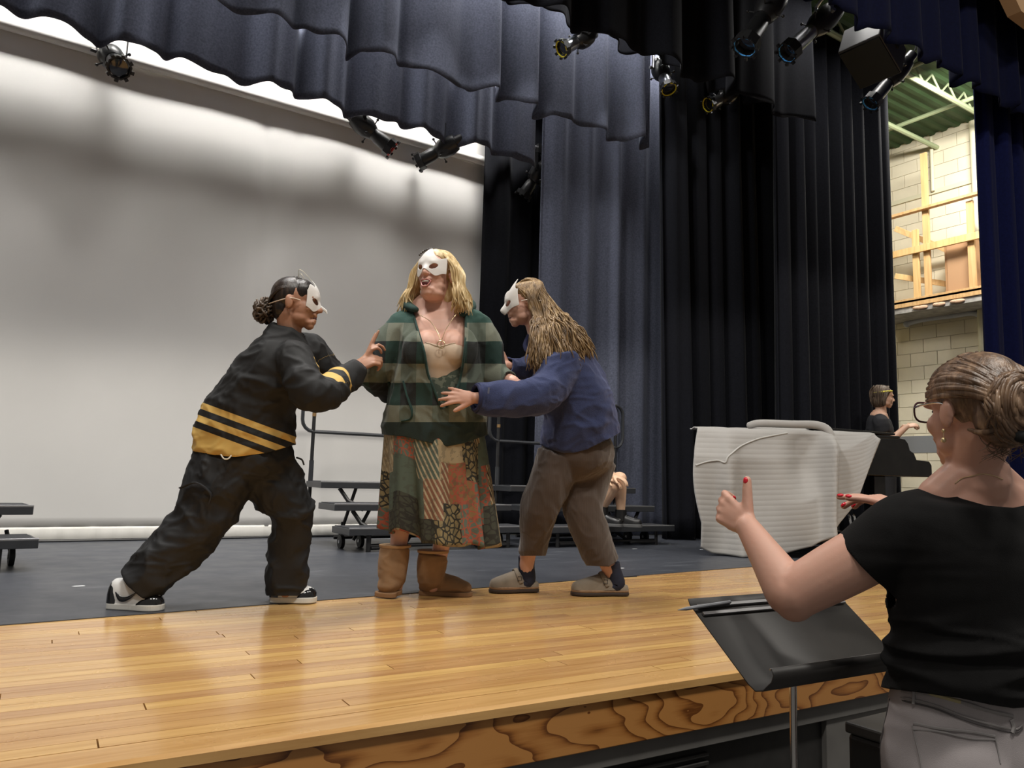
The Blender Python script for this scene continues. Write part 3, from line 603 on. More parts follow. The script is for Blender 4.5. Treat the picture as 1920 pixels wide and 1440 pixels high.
# quilted cover: one draped sheet hanging from the top over the back, gathered to the right
M_Q = fresh('grey_quilted_cover', rough=.9); v = M_Q.obj(); at1 = M_Q.attr('ribs')
rib = M_Q.math('SINE', M_Q.math('MULTIPLY', at1.outputs['Fac'], 2*math.pi)); rb2 = M_Q.math('ABSOLUTE', rib)
M_Q.color(M_Q.mix(M_Q.noise(v, 8, 3), (.28, .268, .252), (.33, .317, .30))); M_Q.bump(M_Q.math('MULTIPLY_ADD', M_Q.noise(v, 160, 2), .25, rb2), .33, .005); M_Q.b.inputs['Sheen Weight'].default_value = .3
nu, nv = 90, 70; vv = []; ribs = []
def ztop(u): return PH+.004+.0*u
def lerp(xs, ys, x): return float(np.interp(x, xs, ys))
for j in range(nv+1):
    tv = j/nv
    for i in range(nu+1):
        u = i/nu
        # top edge: on the lid from the left end to past the right corner; bottom edge rises to the right
        xt = -.07+u*(PW+.08)
        zb_ = lerp([0, .07, .2, .42, .58, .74, .86, .95, 1], [.06, .015, .004, .01, .10, .26, .47, .80, 1.0], u)
        xb = lerp([0, .07, .2, .42, .58, .74, .86, .95, 1], [-.10, .0, .2, .52, .80, 1.02, 1.2, 1.33, 1.41], u)*(PW/1.40)
        z = PH+.006+(zb_-PH)*tv; x = xt+(xb-xt)*tv**1.1
        x += -.07*math.sin(min(1, tv*1.25)*math.pi)*(1-u)**3
        # folds stand off the back of the piano
        off = .11+.06*tv+.10*tv*math.sin(tv*1.6)*(1-u*.4)
        fold = .16*math.exp(-((u-.76+.08*tv)/.034)**2)*min(1, tv*6)+.10*math.exp(-((u-.17-.04*tv)/.05)**2)*min(1, tv*2.2)-.11*math.exp(-((u-.62+.03*tv)/.09)**2)*math.sin(min(1, tv*1.6)*math.pi)+.045*math.sin(u*12+tv*3.5)*tv*(1-u)+.08*math.exp(-((u-.40-.22*tv)/.09)**2)*tv
        y = -max(.022*min(1, tv*12), off*(.35+.65*min(1, tv*4))+fold)
        y -= .05*math.sin(u*7.3+tv*2.1+1.2*math.sin(tv*3))*math.sin(tv*math.pi*.9)*.6*(1-.3*u) if tv > .05 else 0
        y = min(y, -.022*min(1, tv*12))
        if tv < .04: y += .02*(1-tv/.04)
        vv.append(PQ(x, y, z)); ribs.append(((z-PH)*12+math.sin(u*3.2+.6)*.9*tv-u*1.2*tv))
ff = [(j*(nu+1)+i, (j+1)*(nu+1)+i, (j+1)*(nu+1)+i+1, j*(nu+1)+i+1) for j in range(nv) for i in range(nu)]
# part lying on the lid
base = len(vv); nt_ = 8
for j in range(1, nt_+1):
    for i in range(nu+1):
        u = i/nu; tv = j/nt_; xt = -.07+u*(PW+.08); vv.append(PQ(xt, .02+tv*(.16+.14*math.sin(u*2.4+.5)), PH+.008+.012*math.sin(u*9+tv*4)**2+.045*math.exp(-((tv-.75)/.25)**2)*math.exp(-((u-.55)/.25)**2))); ribs.append(tv*5)
for j in range(nt_):
    for i in range(nu):
        a0 = i if j == 0 else base+(j-1)*(nu+1)+i; b0 = base+j*(nu+1)+i
        ff.append((a0, a0+1, b0+1, b0))
org = tuple(PB0+ex*PW/2); qc = thing('quilted_piano_cover', 'light grey quilted cover hanging askew over the piano tail', 'cover', org)
m = MB(); m.add(vv, ff); o = m.build('drape', M_Q.m, qc); a_ = o.data.attributes.new('ribs', 'FLOAT', 'POINT'); a_.data.foreach_set('value', ribs); o.modifiers.new('thick', 'SOLIDIFY').thickness = .012
if 'sharp_edge' in o.data.attributes: o.data.attributes.remove(o.data.attributes['sharp_edge'])
# rolled edge lying along the lid, and the piped seam across the upper left
m = MB(); m.tube([PQ(PW*.30, .10, PH+.045), PQ(PW*.36, .07, PH+.062), PQ(PW*.55, .03, PH+.06), PQ(PW*.70, .0, PH+.055), PQ(PW*.76, -.05, PH+.0), PQ(PW*.775, -.10, PH-.15)], [(.03, .02), (.034, .024), (.034, .026), (.036, .026), (.03, .022), (.012, .012)], 12, smooth=4, round_ends=True)
m.build('rolled_edge', M_Q.m, qc)
m = MB(); pts = [vv[int(round(b_*nv))*(nu+1)+int(round(a_*nu))]-ey*.004 for a_, b_ in ((.52, .03), (.42, .05), (.34, .08), (.26, .14), (.20, .20), (.165, .24), (.155, .28), (.12, .27), (.07, .285), (.01, .33))]
m.tube(pts, .007, 8, smooth=4); m.build('seam', mat('quilt_seam', (.40, .39, .37), .9), qc)

# ================================================================== music stand
ms = thing('music_stand', 'black music stand with wide desk in front of the conducting woman', 'music stand', (1.56, 1.16, 0))
DBL = at(1415, 1297, 1.60); dx = N(at(1650, 1251, 1.81)-DBL); dx[2] = 0; dx = N(dx); rr_ = ray(1289, 1126); TL = CAM+rr_*(((DBL-CAM)@dx)/(rr_@dx)); tlt = N(TL-DBL); dn = np.cross(dx, tlt); DW, DH = .52, np.linalg.norm(TL-DBL)
M_STAND = mat('stand_black', (.020, .018, .017), .55, noise=.12, nscale=12)
def dq(a, b, c): return DBL+dx*a+tlt*b+dn*c
prof = [(0.0, .07), (-.012, .064), (-.016, .05), (-.012, .02), (.0, .004), (.02, 0), (DH-.012, 0), (DH, .006)]
prof = [(b, c) for b, c in prof]; n = len(prof)
v = [dq(0, b, c) for b, c in prof]+[dq(DW, b, c) for b, c in prof]; f = [(i, n+i, n+i+1, i+1) for i in range(n-1)]
m = MB(); m.add(v, f); o = m.build('desk', M_STAND, ms); o.modifiers.new('thick', 'SOLIDIFY').thickness = .003
for b in (DH*.80, DH*.89): MB().box((.01, 0, 0), (DW-.01, .008, .006), np.stack([dx, tlt, dn], 1), dq(0, b, .002)).build('stiffener', M_STEEL, o, smooth=False)
MB().tube([dq(-.001, .0, .068), dq(DW, .0, .068)], .0022, 6).build('worn_lip', M_STEEL, o)
pc_ = dq(DW*.46, DH*.45, -.02)
MB().tube([(pc_[0], pc_[1], pc_[2]-.02), pc_], .022, 12).build('tilt_head', M_STAND, ms); MB().tube([(pc_[0], pc_[1], .5), (pc_[0], pc_[1], pc_[2]-.01)], .0085, 12).build('pole', M_CHROME, ms)
MB().tube([(pc_[0], pc_[1], .12), (pc_[0], pc_[1], .58)], .0125, 12).build('sleeve', M_STAND, ms); MB().lathe((pc_[0], pc_[1], .56), (0, 0, 1), [(0, .014), (.005, .02), (.035, .02), (.04, .014)], 14).build('collar', M_STAND, ms)
for k in range(3):
    g = k*2.094+.5; d = V3(math.cos(g), math.sin(g), 0); b = V3(pc_[0], pc_[1], 0); MB().tube([b+d*.012+V3(0, 0, .2), b+d*.16+V3(0, 0, .10), b+d*.27+V3(0, 0, .012)], .011, 8, smooth=3).build('leg', M_STAND, ms)
ms.location = (pc_[0], pc_[1], 0)
for ch in ms.children:
    ch.matrix_parent_inverse = Matrix.Translation((1.56-pc_[0], 1.16-pc_[1], 0))
# pencil lying on the desk, its tip beyond the left edge
pcl = MB().tube([dq(-.062, DH*.86, .012), dq(-.035, DH*.868, .012)], [.0008, .0042], 8).tube([dq(-.035, DH*.868, .012), dq(.11, DH*.905, .012)], .0042, 8).build('pencil', mat('grey_pencil', (.22, .23, .25), .4), org=tuple(dq(0, DH*.88, .012))); tag(pcl, 'grey pencil with its point sticking out past the music stand desk', 'pencil')
# black equipment case on the floor by the stage front
q = at(1588, 1352, 2.1); q1 = q+V3(.7, 0, 0); bc = thing('equipment_case', 'black equipment case on the floor behind the conducting woman', 'case', (q[0]+.3, q[1]-.15, 0))
MB().box((q[0], q[1]-.32, .0), (q[0]+.65, q[1], q[2]-.03)).build('body', mat('case_black', (.010, .010, .010), .5), bc, smooth=False, bevel=.012); MB().box((q[0]-.005, q[1]-.325, q[2]-.03), (q[0]+.655, q[1]+.005, q[2])).build('lid', mat('case_lid', (.03, .028, .026), .45), bc, smooth=False, bevel=.006)
MB().tube([(q[0], q[1]-.22, .38), (q[0]-.03, q[1]-.21, .4), (q[0]-.03, q[1]-.11, .4), (q[0], q[1]-.1, .38)], .009, 8).build('handle', M_METAL, bc)
# ================================================================== people: tools
RH = _r0.copy(); AW = V3(math.sin(YAW), math.cos(YAW), 0); UP = V3(0, 0, 1)   # image-right, away, up
def W(r, a, z): return RH*r+AW*a+UP*z
def remesh(mb, vox):
    """melt overlapping closed shapes into one continuous surface"""
    me = bpy.data.meshes.new('tmp'); me.from_pydata(mb.v, [], mb.f); o = bpy.data.objects.new('tmp', me); COL.objects.link(o)
    r = o.modifiers.new('r', 'REMESH'); r.mode = 'VOXEL'; r.voxel_size = vox
    dg = bpy.context.evaluated_depsgraph_get(); m2 = bpy.data.meshes.new_from_object(o.evaluated_get(dg))
    n = len(m2.vertices); v = np.zeros(n*3); m2.vertices.foreach_get('co', v); v = v.reshape(-1, 3)
    f = [tuple(p.vertices) for p in m2.polygons]
    bpy.data.objects.remove(o, do_unlink=True); bpy.data.meshes.remove(me); bpy.data.meshes.remove(m2); return v, f
def edges_of(f):
    A = np.array([q[:4] if len(q) == 4 else (q[0], q[1], q[2], q[2]) for q in f]); E = np.vstack([A[:, [0, 1]], A[:, [1, 2]], A[:, [2, 3]], A[:, [3, 0]]]); E = E[E[:, 0] != E[:, 1]]; return E
def taubin(v, f, it=6, w=None, lam=.5, mu=-.52):
    E = edges_of(f); n = len(v); deg = np.bincount(E.ravel(), minlength=n)[:, None]+1e-9
    for k in range(it*2):
        s = np.zeros_like(v)
        for c in range(3): s[:, c] = np.bincount(E[:, 0], v[E[:, 1], c], n)+np.bincount(E[:, 1], v[E[:, 0], c], n)
        d = s/deg-v; l = lam if k % 2 == 0 else mu
        v = v+d*l*(1 if w is None else w[:, None])
    return v
def laplace(v, f, it=4, w=None): return taubin(v, f, (it+1)//2, w, .5, .5)
def normals(v, f):
    A = np.array([q[:3] for q in f]); nn = np.cross(v[A[:, 1]]-v[A[:, 0]], v[A[:, 2]]-v[A[:, 0]]); out = np.zeros_like(v)
    for k in range(3):
        for c in range(3): out[:, c] += np.bincount(A[:, k], nn[:, c], len(v))
    return out/(np.linalg.norm(out, axis=1)[:, None]+1e-12)
def clip(v, f, s, attrs=()):
    """keep the part of the mesh where s > 0, cutting faces along s = 0"""
    v = list(map(np.array, v)); cache = {}; out = []; s = list(s)
    def cutp(a, b):
        k = (a, b) if a < b else (b, a)
        if k not in cache:
            t = s[a]/(s[a]-s[b]); cache[k] = len(v); v.append(v[a]+(v[b]-v[a])*t); s.append(0.)
        return cache[k]
    for q in f:
        ins = [s[i] > 0 for i in q]
        if all(ins): out.append(q); continue
        if not any(ins): continue
        p = []
        for i in range(len(q)):
            a, b = q[i], q[(i+1) % len(q)]
            if ins[i]: p.append(a)
            if ins[i] != ins[(i+1) % len(q)]: p.append(cutp(a, b))
        if len(p) > 2: out.append(tuple(p))
    used = sorted({i for q in out for i in q}); mp = {o: n for n, o in enumerate(used)}
    return np.array([v[i] for i in used]), [tuple(mp[i] for i in q) for q in out]
def pix(v):
    p = np.asarray(v)-CAM; d = p@_f; return 960+FPX*(p@_r)/d, 720-FPX*(p@_u)/d, d
def polydist(x, y, poly):
    """signed distance (px) to polygon, negative inside"""
    poly = np.array(poly, float); n = len(poly); best = np.full(len(x), 1e9); ins = np.zeros(len(x), bool)
    for i in range(n):
        a, b = poly[i], poly[(i+1) % n]; ab = b-a; t = np.clip(((x-a[0])*ab[0]+(y-a[1])*ab[1])/(ab@ab), 0, 1)
        best = np.minimum(best, np.hypot(x-a[0]-t*ab[0], y-a[1]-t*ab[1]))
        c = ((a[1] > y) != (b[1] > y)) & (x < (b[0]-a[0])*(y-a[1])/(b[1]-a[1]+1e-12)+a[0]); ins ^= c
    return np.where(ins, -best, best)
def soft(name, v, f, m, parent, thick=0, attrs=None):
    org = np.array(PORG[parent.as_pointer()]); o = link(name, v-org, f, m, parent)
    if 'sharp_edge' in o.data.attributes: o.data.attributes.remove(o.data.attributes['sharp_edge'])
    if thick: so = o.modifiers.new('cloth', 'SOLIDIFY'); so.thickness = thick; so.offset = -1
    for k, val in (attrs or {}).items(): a = o.data.attributes.new(k, 'FLOAT', 'POINT'); a.data.foreach_set('value', np.asarray(val, float))
    return o
def wrinkle(v, f, amp, scale, seed, stretch=(1, 1, 1), mask=None, axis=None):
    """cloth folds: push the surface along its normal by ridged noise"""
    n = normals(v, f); P = v*np.array(stretch); wp = np.stack([vnoise(P+9, scale*.6, seed+5, 1), vnoise(P+31, scale*.6, seed+6, 1), vnoise(P+53, scale*.6, seed+7, 1)], 1)*.10
    k = vnoise(P+wp, scale, seed, 2); k = (1-np.minimum(1, 2.6*np.abs(k)))**1.3-.28
    return v+n*(k*amp*(1 if mask is None else mask))[:, None]
def Q(*pts): return [at(*p) for p in pts]
def segt(v, a, b):
    """parameter 0..1 of each point along the segment a-b, and distance from it"""
    a = np.array(a); b = np.array(b); ab = b-a; t = ((v-a)@ab)/(ab@ab); tc = np.clip(t, 0, 1); return t, np.linalg.norm(v-a-tc[:, None]*ab, axis=1)
def head_frame(o, fwd, up, s=1.):
    f_ = N(fwd); u_ = np.array(up, float); u_ = N(u_-f_*(u_@f_)); r_ = np.cross(f_, u_); o = np.array(o, float)
    return (lambda x, y, z: o+s*(r_*x+f_*y+u_*z)), r_, f_, u_
def head(mb, H, s=1., mouth_open=0., face=1.):
    h, r_, f_, u_ = H
    def e(c, ax): mb.ell(h(*c), np.array([r_*ax[0], f_*ax[1], u_*ax[2]])*s, 18, 12)
    e((0, -.020, .032), (.075, .093, .083)); e((0, .028, .035), (.063, .060, .066)); e((0, .030, -.028), (.062*face, .060, .068)); e((0, .022, -.068-.01*mouth_open), (.055*face, .055, .042))
    e((0, .066, -.098-.018*mouth_open), (.024*face, .022, .018)); e((0, .06, -.085-.015*mouth_open), (.035*face, .026, .018))
    for q in (-1, 1):
        e((q*.036*face, .058, -.026), (.024, .022, .026)); e((q*.030, .078, .022), (.026, .012, .010)); e((q*.077, -.016, -.012), (.009, .019, .031)); e((q*.081, -.024, -.004), (.006, .011, .022)); e((q*.010, .103, -.032), (.009, .009, .008))
        e((q*.042*face, .024, -.070), (.016, .032, .024))
    mb.tube([h(0, .084, .018), h(0, .096, -.002), h(0, .110, -.024), h(0, .112, -.030)], [.009*s, .010*s, .012*s, .011*s], 10, round_ends=True)
    e((0, .086, -.052), (.028, .012, .012)); e((0, .0895, -.058), (.022, .010, .006)); e((0, .0865, -.070-.022*mouth_open), (.020, .011, .007)); e((0, .083, -.082-.018*mouth_open), (.024, .012, .009))
def hand(mb, wrist, d, n, thumb_side, s=1., curls=None, spread=.10, thumb=(.75, .6, -.25), tcurl=.3, only=None):
    """palm with four unequal jointed fingers and a thumb that leaves the side of the palm; returns finger tips"""
    d = N(d); n = N(np.array(n)-d*(np.array(n)@d)); sd = np.cross(d, n)*thumb_side; w = np.array(wrist, float); tips = []
    curls = curls or [(.3, .4, .25)]*4
    off = (.026, .0085, -.0095, -.0265); kn = (.083, .087, .082, .073); ln = (.97, 1.08, 1.0, .78)
    mb.ell(w+d*.045*s, np.array([d*.050, sd*.035, n*.0135])*s, 14, 10); mb.ell(w+d*.028*s+sd*.020*s-n*.006*s, np.array([d*.03, sd*.017, n*.016])*s, 12, 8)
    for i in range(4):
        a = w+sd*off[i]*.55*s+d*.008*s; k = w+d*kn[i]*s+sd*off[i]*s; mb.tube([a, k], [.0125*s, .0108*s], 10, round_ends=True)
        dirv = N(d+sd*spread*(1.5-i)*.6); p = k; L = (.042, .026, .021); rr = (.0098, .0088, .0078); pts = [k]; ang = 0
        for j in range(3):
            ang += curls[i][j]; g = dirv*math.cos(ang)-n*math.sin(ang); p = p+g*L[j]*ln[i]*s; pts.append(p)
        rs = [.0103*s, .0093*s, .0086*s, .0074*s]; mb.tube(pts, rs, 10, round_ends=True, ref=sd)
        tips.append((pts[-1], N(pts[-1]-pts[-2]), N(np.cross(np.cross(N(pts[-1]-pts[-2]), n), N(pts[-1]-pts[-2])))))
    tb = w+d*.022*s+sd*.022*s-n*.006*s; td = N(sd*thumb[0]+d*thumb[1]+n*thumb[2]); k1 = tb+td*.034*s; td2 = N(td*math.cos(tcurl)+d*math.sin(tcurl)*.8-n*math.sin(tcurl)*.4); k2 = k1+td2*.028*s; td3 = N(td2+(td2-td)*.6); k3 = k2+td3*.021*s
    mb.tube([tb, k1, k2, k3], [.0155*s, .0130*s, .0118*s, .0100*s], 10, round_ends=True, ref=n); tips.append((k3, td3, N(n-td3*(n@td3))))
    return tips
def skin(name, col, sss=.12): 
    t = fresh(name, rough=.5, sss=sss); v = t.obj(); c2 = tuple(min(1, x*k) for x, k in zip(col, (1.06, .93, .90)))
    t.color(t.mix(t.noise(v, 14, 4), col, c2)); t.bump(t.noise(v, 380, 2), .06, .002); return t.m
def body_mesh(mb, m, parent, vox=.0052, sm=3, hands=()):
    v, f = remesh(mb, vox); w = np.ones(len(v))
    for c, r in hands: dd = np.linalg.norm(v-np.array(c), axis=1); w = np.minimum(w, np.clip((dd-r*.7)/(r*.4), .22, 1))
    v = taubin(v, f, sm*2, w); return soft('body', v, f, m, parent)
def locks(name, paths, m, parent, width=.010, thick=.005, sm=4, ref=None, taper=True, seg=6):
    mb = MB()
    for P in paths:
        n = len(P); wv = [(width*(.75+.5*RNG.random()))]*n; R = [(w_*(.55 if i == 0 else (.25 if (i == n-1 and taper) else 1)), thick*(.5 if i == n-1 else 1)) for i, w_ in enumerate(wv)]
        mb.tube(P, R, seg, smooth=sm, ref=ref)
    org = np.array(PORG[parent.as_pointer()]); o = link(name, np.array(mb.v)-org, mb.f, m, parent)
    if 'sharp_edge' in o.data.attributes: o.data.attributes.remove(o.data.attributes['sharp_edge'])
    return o
def hair_mat(name, dark, mid, light, rough=.42):
    t = fresh(name, rough=rough); v = t.obj(); g = t.noise(v, 60, 4, (1, 1, .28)); g2 = t.noise(v, 7, 3)
    t.color(t.ramp(t.math('ADD', t.math('MULTIPLY', g, .65), t.math('MULTIPLY', g2, .35)), [(.32, dark), (.5, mid), (.68, light)])); t.bump(t.noise(v, 220, 3, (1, 1, .15)), .5, .003); return t.m
def shoe_upper(path_h, L, heel, dirv, wd, name, m, parent, z0, closed_top=True, n=16):
    """path_h: (fraction along, half width, height) sections with a flat bottom"""
    dirv = N(dirv); sd = N(np.cross(UP, dirv)); mb = MB(); rings = []
    S_ = catmull(np.array(path_h, float), 3)
    for fr, hw, h in S_:
        c = np.array(heel)+dirv*L*fr; ring = []
        for k in range(n):
            g = math.pi*2*k/n; x = math.cos(g); y = math.sin(g); zz = h*max(0, y)**.8 if y > 0 else 0; ring.append(c+sd*hw*wd*np.sign(x)*abs(x)**.8+UP*(z0-heel[2]+zz))
        rings.append(ring)
    v = np.vstack(rings); f = [(i*n+k, i*n+(k+1) % n, (i+1)*n+(k+1) % n, (i+1)*n+k) for i in range(len(rings)-1) for k in range(n)]; f.append(tuple(range(n))[::-1]); f.append(tuple((len(rings)-1)*n+k for k in range(n)))
    mb.add(v, f); return mb.build(name, m, parent)
def sole(outline, L, heel, dirv, wd, h0, h1, name, m, parent, toe=.0):
    dirv = N(dirv); sd = N(np.cross(UP, dirv)); up = [(fr, hw) for fr, hw in outline]; O = catmull(np.array(up, float), 3)
    pts = [np.array(heel)+dirv*L*fr+sd*hw*wd for fr, hw in O]+[np.array(heel)+dirv*L*fr-sd*hw*wd for fr, hw in O[::-1]]
    pts = [np.array([p[0], p[1], h0]) for p in pts]; return MB().prism(pts, (0, 0, h1-h0)).build(name, m, parent, smooth=False, bevel=.004)
# ================================================================== performer in the black and gold hockey jersey
dA = 3.42
P_ = lambda px, py, dd=0.: at(px, py, dA+dd)
A = thing('person', 'person in black and gold striped hockey jersey, lunging right in a white half mask', 'person', onz(400, 1136, ZS), 'masked performers')
SK_A = skin('skin_warm_brown', (.40, .215, .135))
mb = MB(); HA = head_frame(P_(556, 568, .0), W(1, .06, -.03), W(.06, 0, 1), .97); head(mb, HA, .97, .3); hA = HA[0]
mb.tube([hA(0, -.03, -.05), P_(543, 625), P_(535, 650)], [.056, .052, .055], 14, round_ends=True)
mb.tube(Q((535, 650, dA), (505, 720, dA), (470, 790, dA), (455, 860, dA)), [(.10, .06), (.12, .09), (.12, .11), (.13, .12)], 14, ref=AW, round_ends=True)
for pts, r in ((Q((550, 668, dA-.10), (592, 742, dA-.19), (668, 694, dA+.17)), (.042, .038, .027)), (Q((572, 660, dA+.09), (632, 708, dA+.17), (686, 676, dA+.22)), (.042, .038, .027))): mb.tube(pts, r, 12, round_ends=True, smooth=2)
for pts in (Q((428, 870, dA-.05), (380, 975, dA-.1), (258, 1110, dA-.16)), Q((490, 875, dA+.03), (552, 960, dA+.05), (537, 1112, dA+.09))): mb.tube(pts, [.085, .06, .04], 12, round_ends=True, smooth=2)
# near hand: fingers curled round the other performer's upper arm; far hand: two fingers up
w1 = P_(672, 690, .18); t1 = hand(mb, w1, W(.62, .10, .42), W(-.28, -.85, .42), -1, .98, [(.9, 1.0, .6), (.8, 1.1, .7), (.8, 1.15, .7), (.8, 1.1, .7)], .05, (.6, .9, .1), .2)
w2 = P_(684, 678, .22); t2 = hand(mb, w2, W(.36, .0, .9), W(-.75, -.5, .35), -1, .88, [(.02, .05, .0), (.0, .05, .02), (.7, .9, .5), (.8, 1., .6)], .22, (.5, .8, -.2), .2)
body_mesh(mb, SK_A, A, .005, 3, [(w1+W(.05, 0, .03), .13), (w2+W(.03, 0, .06), .14)])
# jersey
mb = MB()
mb.tube(Q((457, 848, dA), (462, 805, dA), (484, 745, dA), (520, 695, dA), (532, 655, dA), (536, 632, dA), (540, 616, dA)), [(.185, .222), (.185, .212), (.175, .178), (.19, .160), (.165, .125), (.095, .085), (.07, .068)], 28, ref=AW, smooth=3)
armN = Q((552, 672, dA-.12), (574, 722, dA-.19), (594, 742, dA-.205), (634, 722, dA-.02), (668, 694, dA+.17)); mb.tube(armN, [.088, .078, .070, .066, .050], 18, smooth=3, round_ends=True)
armF = Q((578, 662, dA+.10), (618, 705, dA+.17), (640, 710, dA+.19), (666, 694, dA+.21), (684, 678, dA+.22)); mb.tube(armF, [.09, .078, .07, .06, .045], 18, smooth=3, round_ends=True)
v, f = remesh(mb, .0065); v = laplace(v, f, 8); x, y, d = pix(v)
v = wrinkle(v, f, .016, 5, 3, (1, 1, 1.6)); v = wrinkle(v, f, .006, 12, 4, (1, 1, 1.4)); v = taubin(v, f, 3); x, y, d = pix(v)
# hem, neck and cuff openings
hem = np.interp(x, [355, 363, 400, 440, 500, 549, 560], [846, 846, 853, 857, 849, 835, 832])-y
cuffN = (segt(v, armN[3], armN[4])[0]-.93); far = np.linalg.norm(v-armN[4], axis=1) > .16; cuffN = np.where(far, 1., -cuffN)
cuffF = np.where(np.linalg.norm(v-armF[4], axis=1) > .13, 1., -(segt(v, armF[3], armF[4])[0]-.93))
nk = np.linalg.norm((v-P_(553, 610))*np.array([1, 1, 1.1]), axis=1)-.066
nk = np.where(v[:, 2] > P_(0, 660)[2]-.1, nk, 1.)
s = np.minimum.reduce([hem*.0025, cuffN*.1, cuffF*.1, nk]); v, f = clip(v, f, s); x, y, d = pix(v)
# attributes: distance above the hem (stripes), position along the forearms
hemh = y-(758+.37*(x-389)); hemh = np.where((x > 568) | (y < 745), -50., hemh)
sA, dAa = segt(v, armN[1], armN[4]); sF, dF = segt(v, armF[1], armF[4]); sl = np.where(dAa < .11, sA, np.where(dF < .10, sF, -1.)); sl = np.where((x < 566), -1, sl)
t = fresh('jersey_black_gold', rough=.75); a1 = t.attr('hemh').outputs['Fac']; a2 = t.attr('sleeve').outputs['Fac']; ov = t.obj()
def band(tt, a, lo, hi): return tt.math('MULTIPLY', tt.math('GREATER_THAN', a, lo), tt.math('LESS_THAN', a, hi))
g = t.math('GREATER_THAN', a1, 52.)
for lo, hi in ((0., 13.), (26., 39.)): g = t.math('MAXIMUM', g, band(t, a1, lo, hi))
for lo, hi in ((.20, .33), (.45, .53)): g = t.math('MAXIMUM', g, band(t, a2, lo, hi))
t.color(t.mix(g, t.mix(t.noise(ov, 30, 3), (.0055, .0055, .0062), (.0085, .0085, .0092)), t.mix(t.noise(ov, 12, 3), (.56, .35, .085), (.66, .44, .13)))); t.bump(t.noise(ov, 420, 2), .2, .002)
j = soft('jersey', v, f, t.m, A, .006, {'hemh': hemh, 'sleeve': sl}); 
# big number outline glimpsed on the back (gold edge strokes)
M_GOLD = mat('gold_trim', (.52, .34, .10), .7)
numl = MB()
# trousers
mb = MB(); mb.ell(P_(455, 858), np.array([RH*.215, AW*.175, UP*.15]), 20, 12)
bl = Q((432, 868, dA-.05), (408, 915, dA-.07), (378, 975, dA-.10), (318, 1042, dA-.14), (262, 1098, dA-.165)); mb.tube(bl, [(.13, .155), (.125, .145), (.105, .118), (.10, .108), (.092, .094)], 20, ref=AW, smooth=3)
fl_ = Q((484, 868, dA+.03), (520, 915, dA+.05), (548, 962, dA+.06), (541, 1030, dA+.08), (537, 1112, dA+.10)); mb.tube(fl_, [(.13, .155), (.12, .125), (.10, .098), (.09, .085), (.09, .086)], 20, ref=AW, smooth=3)
v, f = remesh(mb, .0065); v = laplace(v, f, 6); v = wrinkle(v, f, .018, 5.5, 9, (1, 1, 1.3)); v = wrinkle(v, f, .007, 13, 10, (1, 1, 1.3)); v = taubin(v, f, 3); x, y, d = pix(v)
s = np.minimum.reduce([np.where(x < 420, -(segt(v, bl[3], bl[4])[0]-1.0)*.2, 1.), np.where((x > 480) & (y > 1050), (1117-y)*.0025, 1.)])
v, f = clip(v, f, s); soft('trousers', v, f, mat('black_cargo_twill', (.0068, .0072, .0086), .68, noise=.25, nscale=18, bump=.15, bscale=300, bdist=.002), A, .006)
# cargo pocket flap and the end of a drawcord
m = MB(); c = P_(350, 965, -.13); m.tube(Q((338, 915, dA-.20), (368, 905, dA-.215), (395, 925, dA-.22), (392, 945, dA-.215)), [(.004, .012)]*4, 6, smooth=3); m.build('pocket_flap', mat('black_pocket', (.014, .015, .018), .7), A)
m = MB(); m.tube(Q((414, 852, dA-.2), (420, 860, dA-.21), (428, 860, dA-.21), (434, 854, dA-.2)), .003, 6, smooth=3); m.build('drawcord', mat('cream_cord', (.7, .66, .55), .8), A)
m = MB(); m.tube(Q((556, 858, dA-.02), (566, 862, dA-.03), (570, 872, dA-.03)), .004, 6, smooth=3); m.build('strap', mat('black_pocket', (.014, .015, .018), .7), A)
# number stroke on the upper back
for i, pl in enumerate((((461, 664), (452, 680), (440, 702), (432, 722), (424, 736)), ((456, 682), (446, 700), (438, 718), (430, 732)))):
    pts = Q(*[(px+1, py, dA-.005-.05*i) for px, py in pl]); m = MB(); m.tube(pts, [(.004, .004)]*len(pts), 6, smooth=3); m.build('number_edge', M_GOLD, A)
